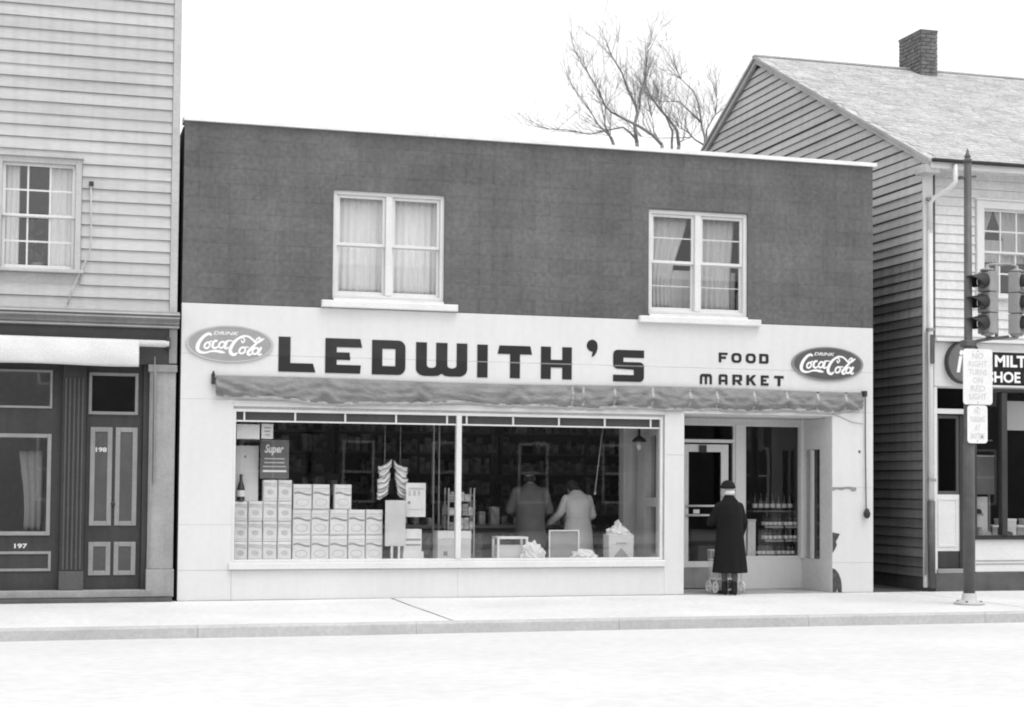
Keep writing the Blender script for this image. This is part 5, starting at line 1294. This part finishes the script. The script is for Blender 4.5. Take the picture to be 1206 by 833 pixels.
# open white crate with crumpled paper
cr = thing('open_crate', (4.66, .4, .499), 'open white slatted crate in the window below the person in grey', 'crate')
for xx in (4.44, 4.86):
    for yy in (.31, .58): B('post', M_CARTON, cr, (xx, xx + .03, yy, yy + .03, .499, .82))
for zz in (.50, .79): B('slat', M_CARTON, cr, (4.471, 4.859, .312, .335, zz, zz + .03)); B('slat', M_CARTON, cr, (4.471, 4.859, .585, .605, zz, zz + .03)); B('slat', M_CARTON, cr, (4.443, 4.466, .341, .579, zz, zz + .03)); B('slat', M_CARTON, cr, (4.863, 4.887, .341, .579, zz, zz + .03))
B('tray', M_PAPERG, cr, (4.472, 4.858, .342, .578, .535, .70))
def crumple(name, cx_, cy_, z0, rx, h, label, seed):
    t = thing(name, (cx_, cy_, z0), label, 'paper')
    bm = bmesh.new(); bmesh.ops.create_icosphere(bm, subdivisions=4, radius=1)
    for v in bm.verts:
        n_ = 1 + .35 * noise.noise(v.co * 2.3 + V((seed, 0, 0))) + .22 * noise.noise(v.co * 5 + V((0, seed, 0)))
        v.co = V((v.co.x * rx * n_, v.co.y * .12 * n_, max(0, (v.co.z + .35) * h * .75 * n_)))
    me = bpy.data.meshes.new('crumpled_sheet'); bm.to_mesh(me); bm.free(); me.materials.append(M_CARTON)
    o = bpy.data.objects.new('crumpled_sheet', me); COL.objects.link(o); o.parent = t; WL[o] = WL[t]
crumple('crumpled_paper', 4.95, .27, .499, .16, .22, 'heap of crumpled white paper spilling from the open crate', 3)
crumple('crumpled_paper', 5.70, .24, .499, .18, .13, 'low heap of crumpled white paper before the grey framed board', 9)
gb = thing('framed_board', (5.43, .4, .499), 'grey board with pale frame standing below the person in pale coat', 'board')
B('board', M_GREYBOX, gb, (5.225, 5.65, .36, .375, .52, .90)); f_ = MB().frame(5.21, 5.665, .499, .915, .018, .345, .359); f_.build('frame', M_CARTON, gb); B('foot', M_GREYBOX, gb, (5.3, 5.34, .376, .6, .499, .52), (5.53, 5.57, .376, .6, .499, .52))
bg_ = thing('grocery_bag', (6.28, .42, .499), 'filled paper grocery bag with white tissue sticking out beside the entrance', 'bag')
b = MB(); b.add([(6.10, .30, .499), (6.47, .30, .499), (6.47, .56, .499), (6.10, .56, .499), (6.09, .29, .85), (6.48, .295, .845), (6.475, .57, .86), (6.095, .565, .85)], [(3, 2, 1, 0), (0, 1, 5, 4), (1, 2, 6, 5), (2, 3, 7, 6), (3, 0, 4, 7), (4, 5, 6, 7)])
b.build('paper_sack', M_PAPERG, bg_, bevel=.01)
b = MB(); b.prism([(6.16, .53), (6.28, .66), (6.40, .53)], [], .2885, .2895); b.box(6.2, 6.36, .287, .2885, .72, .735); b.build('printed_mark', M_GREYBOX, bg_)
bm = bmesh.new(); bmesh.ops.create_icosphere(bm, subdivisions=4, radius=1)
for v in bm.verts:
    n_ = 1 + .3 * noise.noise(v.co * 2.5) + .2 * noise.noise(v.co * 6); v.co = V((.17 * v.co.x * n_, .11 * v.co.y * n_, max(-.02, .10 * v.co.z * n_ + (.1 * max(0, 1 - abs(v.co.x) * 3.5) if v.co.z > .5 else 0))))
me = bpy.data.meshes.new('tissue'); bm.to_mesh(me); bm.free(); me.materials.append(M_CARTON); o = bpy.data.objects.new('tissue', me); COL.objects.link(o); o.parent = bg_; o.location = (0, .01, .365); WL[o] = WL[bg_]
hl = thing('blind_string', (5.95, .30, 1.46), 'thin pale cord hanging slantwise behind the window glass', 'cord')
MB().tube([(6.015, .3, 3.09), (6.01, .3, 2.48), (5.94, .3, 1.95), (5.88, .3, 1.46)], .006, 6).build('line', M_GREYBOX, hl); MB().lathe([(.012, 0), (.018, .02), (.01, .05)], (5.88, .3, 1.42), 8).build('pull', M_GREYBOX, hl)
hp = thing('hanging_pipe', (3.63, .9, 0), 'thin pale upright pipes behind the window mullion', 'pipe')
for xx in (3.66, 3.74): MB().tube([(xx, .96, .05), (xx, .96, 3.09)], .012, 8).build('pipe', M_GREYBOX, hp)
# lamp inside by the entrance
lp = thing('hanging_lamp', (7.0, 1.3, 2.2), 'small unlit hanging lamp inside the shop beside the entrance wall', 'lamp')
MB().lathe([(.11, 0), (.10, .03), (.05, .07), (.02, .09), (.01, .80)], (6.70, .70, 2.20), 16).build('shade', M_DARKMETAL, lp, smooth=True); MB().lathe([(.02, -.12), (.04, -.08), (.035, 0)], (6.70, .70, 2.20), 12).build('globe', M_CARTON, lp, smooth=True)

# counter and back shelves with goods (dim, reads as one mass)
cn = thing('shop_counter', (5.2, 2.6, .05), 'long dark counter before the two people inside the shop', 'counter')
B('base', M_SHELF, cn, (3.2, 6.5, 2.3, 2.85, .05, .88)); B('top', M_GREYBOX, cn, (3.15, 6.55, 2.22, 2.9, .881, .93), bevel=.008)
for k in range(4): B('front_panel', M_GOODS, cn, (3.3 + k * .8, 3.95 + k * .8, 2.285, 2.299, .15, .80), bevel=.004)
gd = MB()
for k in range(16):
    x0 = 3.3 + k * .2 + random.uniform(0, .05); gd.cur = random.randint(0, 1); gd.box(x0, x0 + random.uniform(.06, .14), 2.45, 2.6, .931, .931 + random.uniform(.1, .35))
gd.build('counter_goods', [M_GOODS, M_GOODS2], cn, kind='stuff')
for k, (x0, x1, y) in enumerate(((.5, 3.3, 7.5), (3.4, 6.4, 7.5), (6.5, 9.8, 7.5), (.35, 2.9, 4.2))):
    s_ = thing('shop_shelves', ((x0 + x1) / 2, y, .05), ('tall stocked shelves at the back wall behind the carton stacks', 'tall stocked shelves at the back wall behind the two people inside', 'tall stocked shelves at the back wall behind the entrance', 'lower stocked shelf island behind the snack bags')[k], 'shelves')
    hz = 2.7 if k < 3 else 1.7
    B('back_panel', M_SHELF, s_, (x0, x1, y + .38, y + .40, .05, hz)); nsh = int(hz / .38)
    for q in range(nsh): B('shelf', M_GREYBOX, s_, (x0, x1, y, y + .379, .2 + q * .38, .225 + q * .38))
    for xx in (x0, (x0 + x1) / 2, x1): B('upright', M_SHELF, s_, (xx - .02, xx + .02, y - .01, y - .001, .05, hz))
    gd = MB()
    for q in range(nsh):
        xx = x0 + .04
        while xx < x1 - .15:
            wd = random.uniform(.07, .16); gd.cur = random.choice((0, 0, 0, 1))
            if random.random() < .9: gd.box(xx, xx + wd, y + random.uniform(.01, .08), y + .3, .226 + q * .38, .226 + q * .38 + random.uniform(.14, .32))
            xx += wd + .008
    gd.build('goods', [M_GOODS, M_GOODS2], s_, kind='stuff')

# bottles in the window beside the door
tiers = [(.466, 8.80, 8.90), (.70, 8.92, 8.96), (.91, 8.92, 8.95)]
for k, (z0, xa, _) in enumerate(tiers):
    for c_ in range(2):
        x0 = xa + c_ * .34; 
        if x0 + .33 > 9.64: continue
        t = thing('bottle_tray', (x0 + .165, 1.3, z0), 'dark bottle tray in the %s tier, %s from the shop door' % (('bottom', 'middle', 'top')[k], ORD[c_]), 'tray', 'bottle trays in tier %d' % (k + 1))
        tb = MB(); tb.box(x0, x0 + .33, 1.15, 1.165, z0, z0 + .045); tb.box(x0, x0 + .33, 1.335, 1.35, z0, z0 + .045); tb.box(x0, x0 + .015, 1.166, 1.334, z0, z0 + .045); tb.box(x0 + .315, x0 + .33, 1.166, 1.334, z0, z0 + .045); tb.box(x0 + .016, x0 + .314, 1.166, 1.334, z0, z0 + .01)
        tb.build('sides', M_CRATE, t); B('printed_strip', M_GREYBOX, t, (x0 + .01, x0 + .32, 1.1485, 1.1495, z0 + .006, z0 + .038))
        for bi in range(4):
            for rr in range(2):
                bottle_mesh('bottle', x0 + .05 + bi * .077, 1.21 + rr * .08, z0 + .011, 'dark bottle, %s tier, %s tray from door, %s row, %s along' % (('bottom', 'middle', 'top')[k], ORD[c_], ('front', 'rear')[rr], ORD[bi]), 'tray bottles in tier %d' % (k + 1), .93)
t = thing('bottle_shelf_stand', (9.2, 1.5, .466), 'small shelf stand carrying upright bottles above the bottle trays', 'stand')
B('shelf', M_GREYBOX, t, (8.85, 9.6, 1.42, 1.62, 1.16, 1.175)); B('post', M_GREYBOX, t, (9.08, 9.105, 1.44, 1.46, .466, 1.158)); B('post', M_GREYBOX, t, (9.55, 9.575, 1.44, 1.46, .466, 1.158))
for bi in range(7): bottle_mesh('bottle', 8.92 + bi * .10, 1.50, 1.176, 'dark bottle on the shelf stand above the trays, %s from the door' % ORD[bi], 'bottles on the shelf stand', 1.15)
t = thing('white_tin', (8.77, 1.3, .466), 'plain white tall box beside the dark bottle trays', 'box'); B('body', M_CARTON, t, (8.66, 8.79, 1.18, 1.36, .466, 1.02), bevel=.006); B('lid', M_PAPERG, t, (8.655, 8.795, 1.175, 1.365, 1.021, 1.05))

# ------------------------------------------------------------------ buildings across the street (seen only as reflections in the glass)
def opposite(x0, x1, h, mt, label):
    t = thing('brick_building', ((x0 + x1) / 2, -30, 0), label, 'building')
    wins = []
    for fl in range(2):
        n_ = int((x1 - x0) / 2.4)
        for i in range(n_):
            xc = x0 + (i + .5) * (x1 - x0) / n_
            wins.append((xc - .5, xc + .5, .9 + fl * 3.4, 2.8 + fl * 3.4))
    wl_ = MB().wallgrid(x0, x1, 0, h, -27.2, -27.0, wins).build('wall', mt, t)
    for a, b, c_, d_ in wins:
        f = MB().frame(a, b, c_, d_, .07, -27.08, -26.99); f.box(a + .07, b - .07, -27.06, -27.0, (c_ + d_) / 2 - .03, (c_ + d_) / 2 + .03)
        wi = f.build('window', M_WFRAME, t); B('pane', M_DARKROOM, wi, (a + .07, b - .07, -27.05, -27.045, c_ + .07, d_ - .07))
    B('body', mt, t, (x0, x1, -36, -27.25, 0, h)); B('cornice', M_GREYTRIM, t, (x0 - .1, x1 + .1, -27.3, -26.75, h + .001, h + .3))
opposite(-20, -6.2, 7.6, M_BRICKD, 'dark brick building across the street facing the clapboard shophouse')
opposite(-6, 5.8, 6.6, mat('street_brick_b', .11, .9, .2, 2), 'middle brick building across the street facing the display window')
opposite(6, 20, 7.9, M_BRICKD, 'dark brick building across the street facing the gabled house')
opposite(20.3, 38, 7.2, M_BRICKD, 'long dark brick building across the street beyond the one facing the gabled house')
print('blocks', nb, 'objects', len(bpy.data.objects))
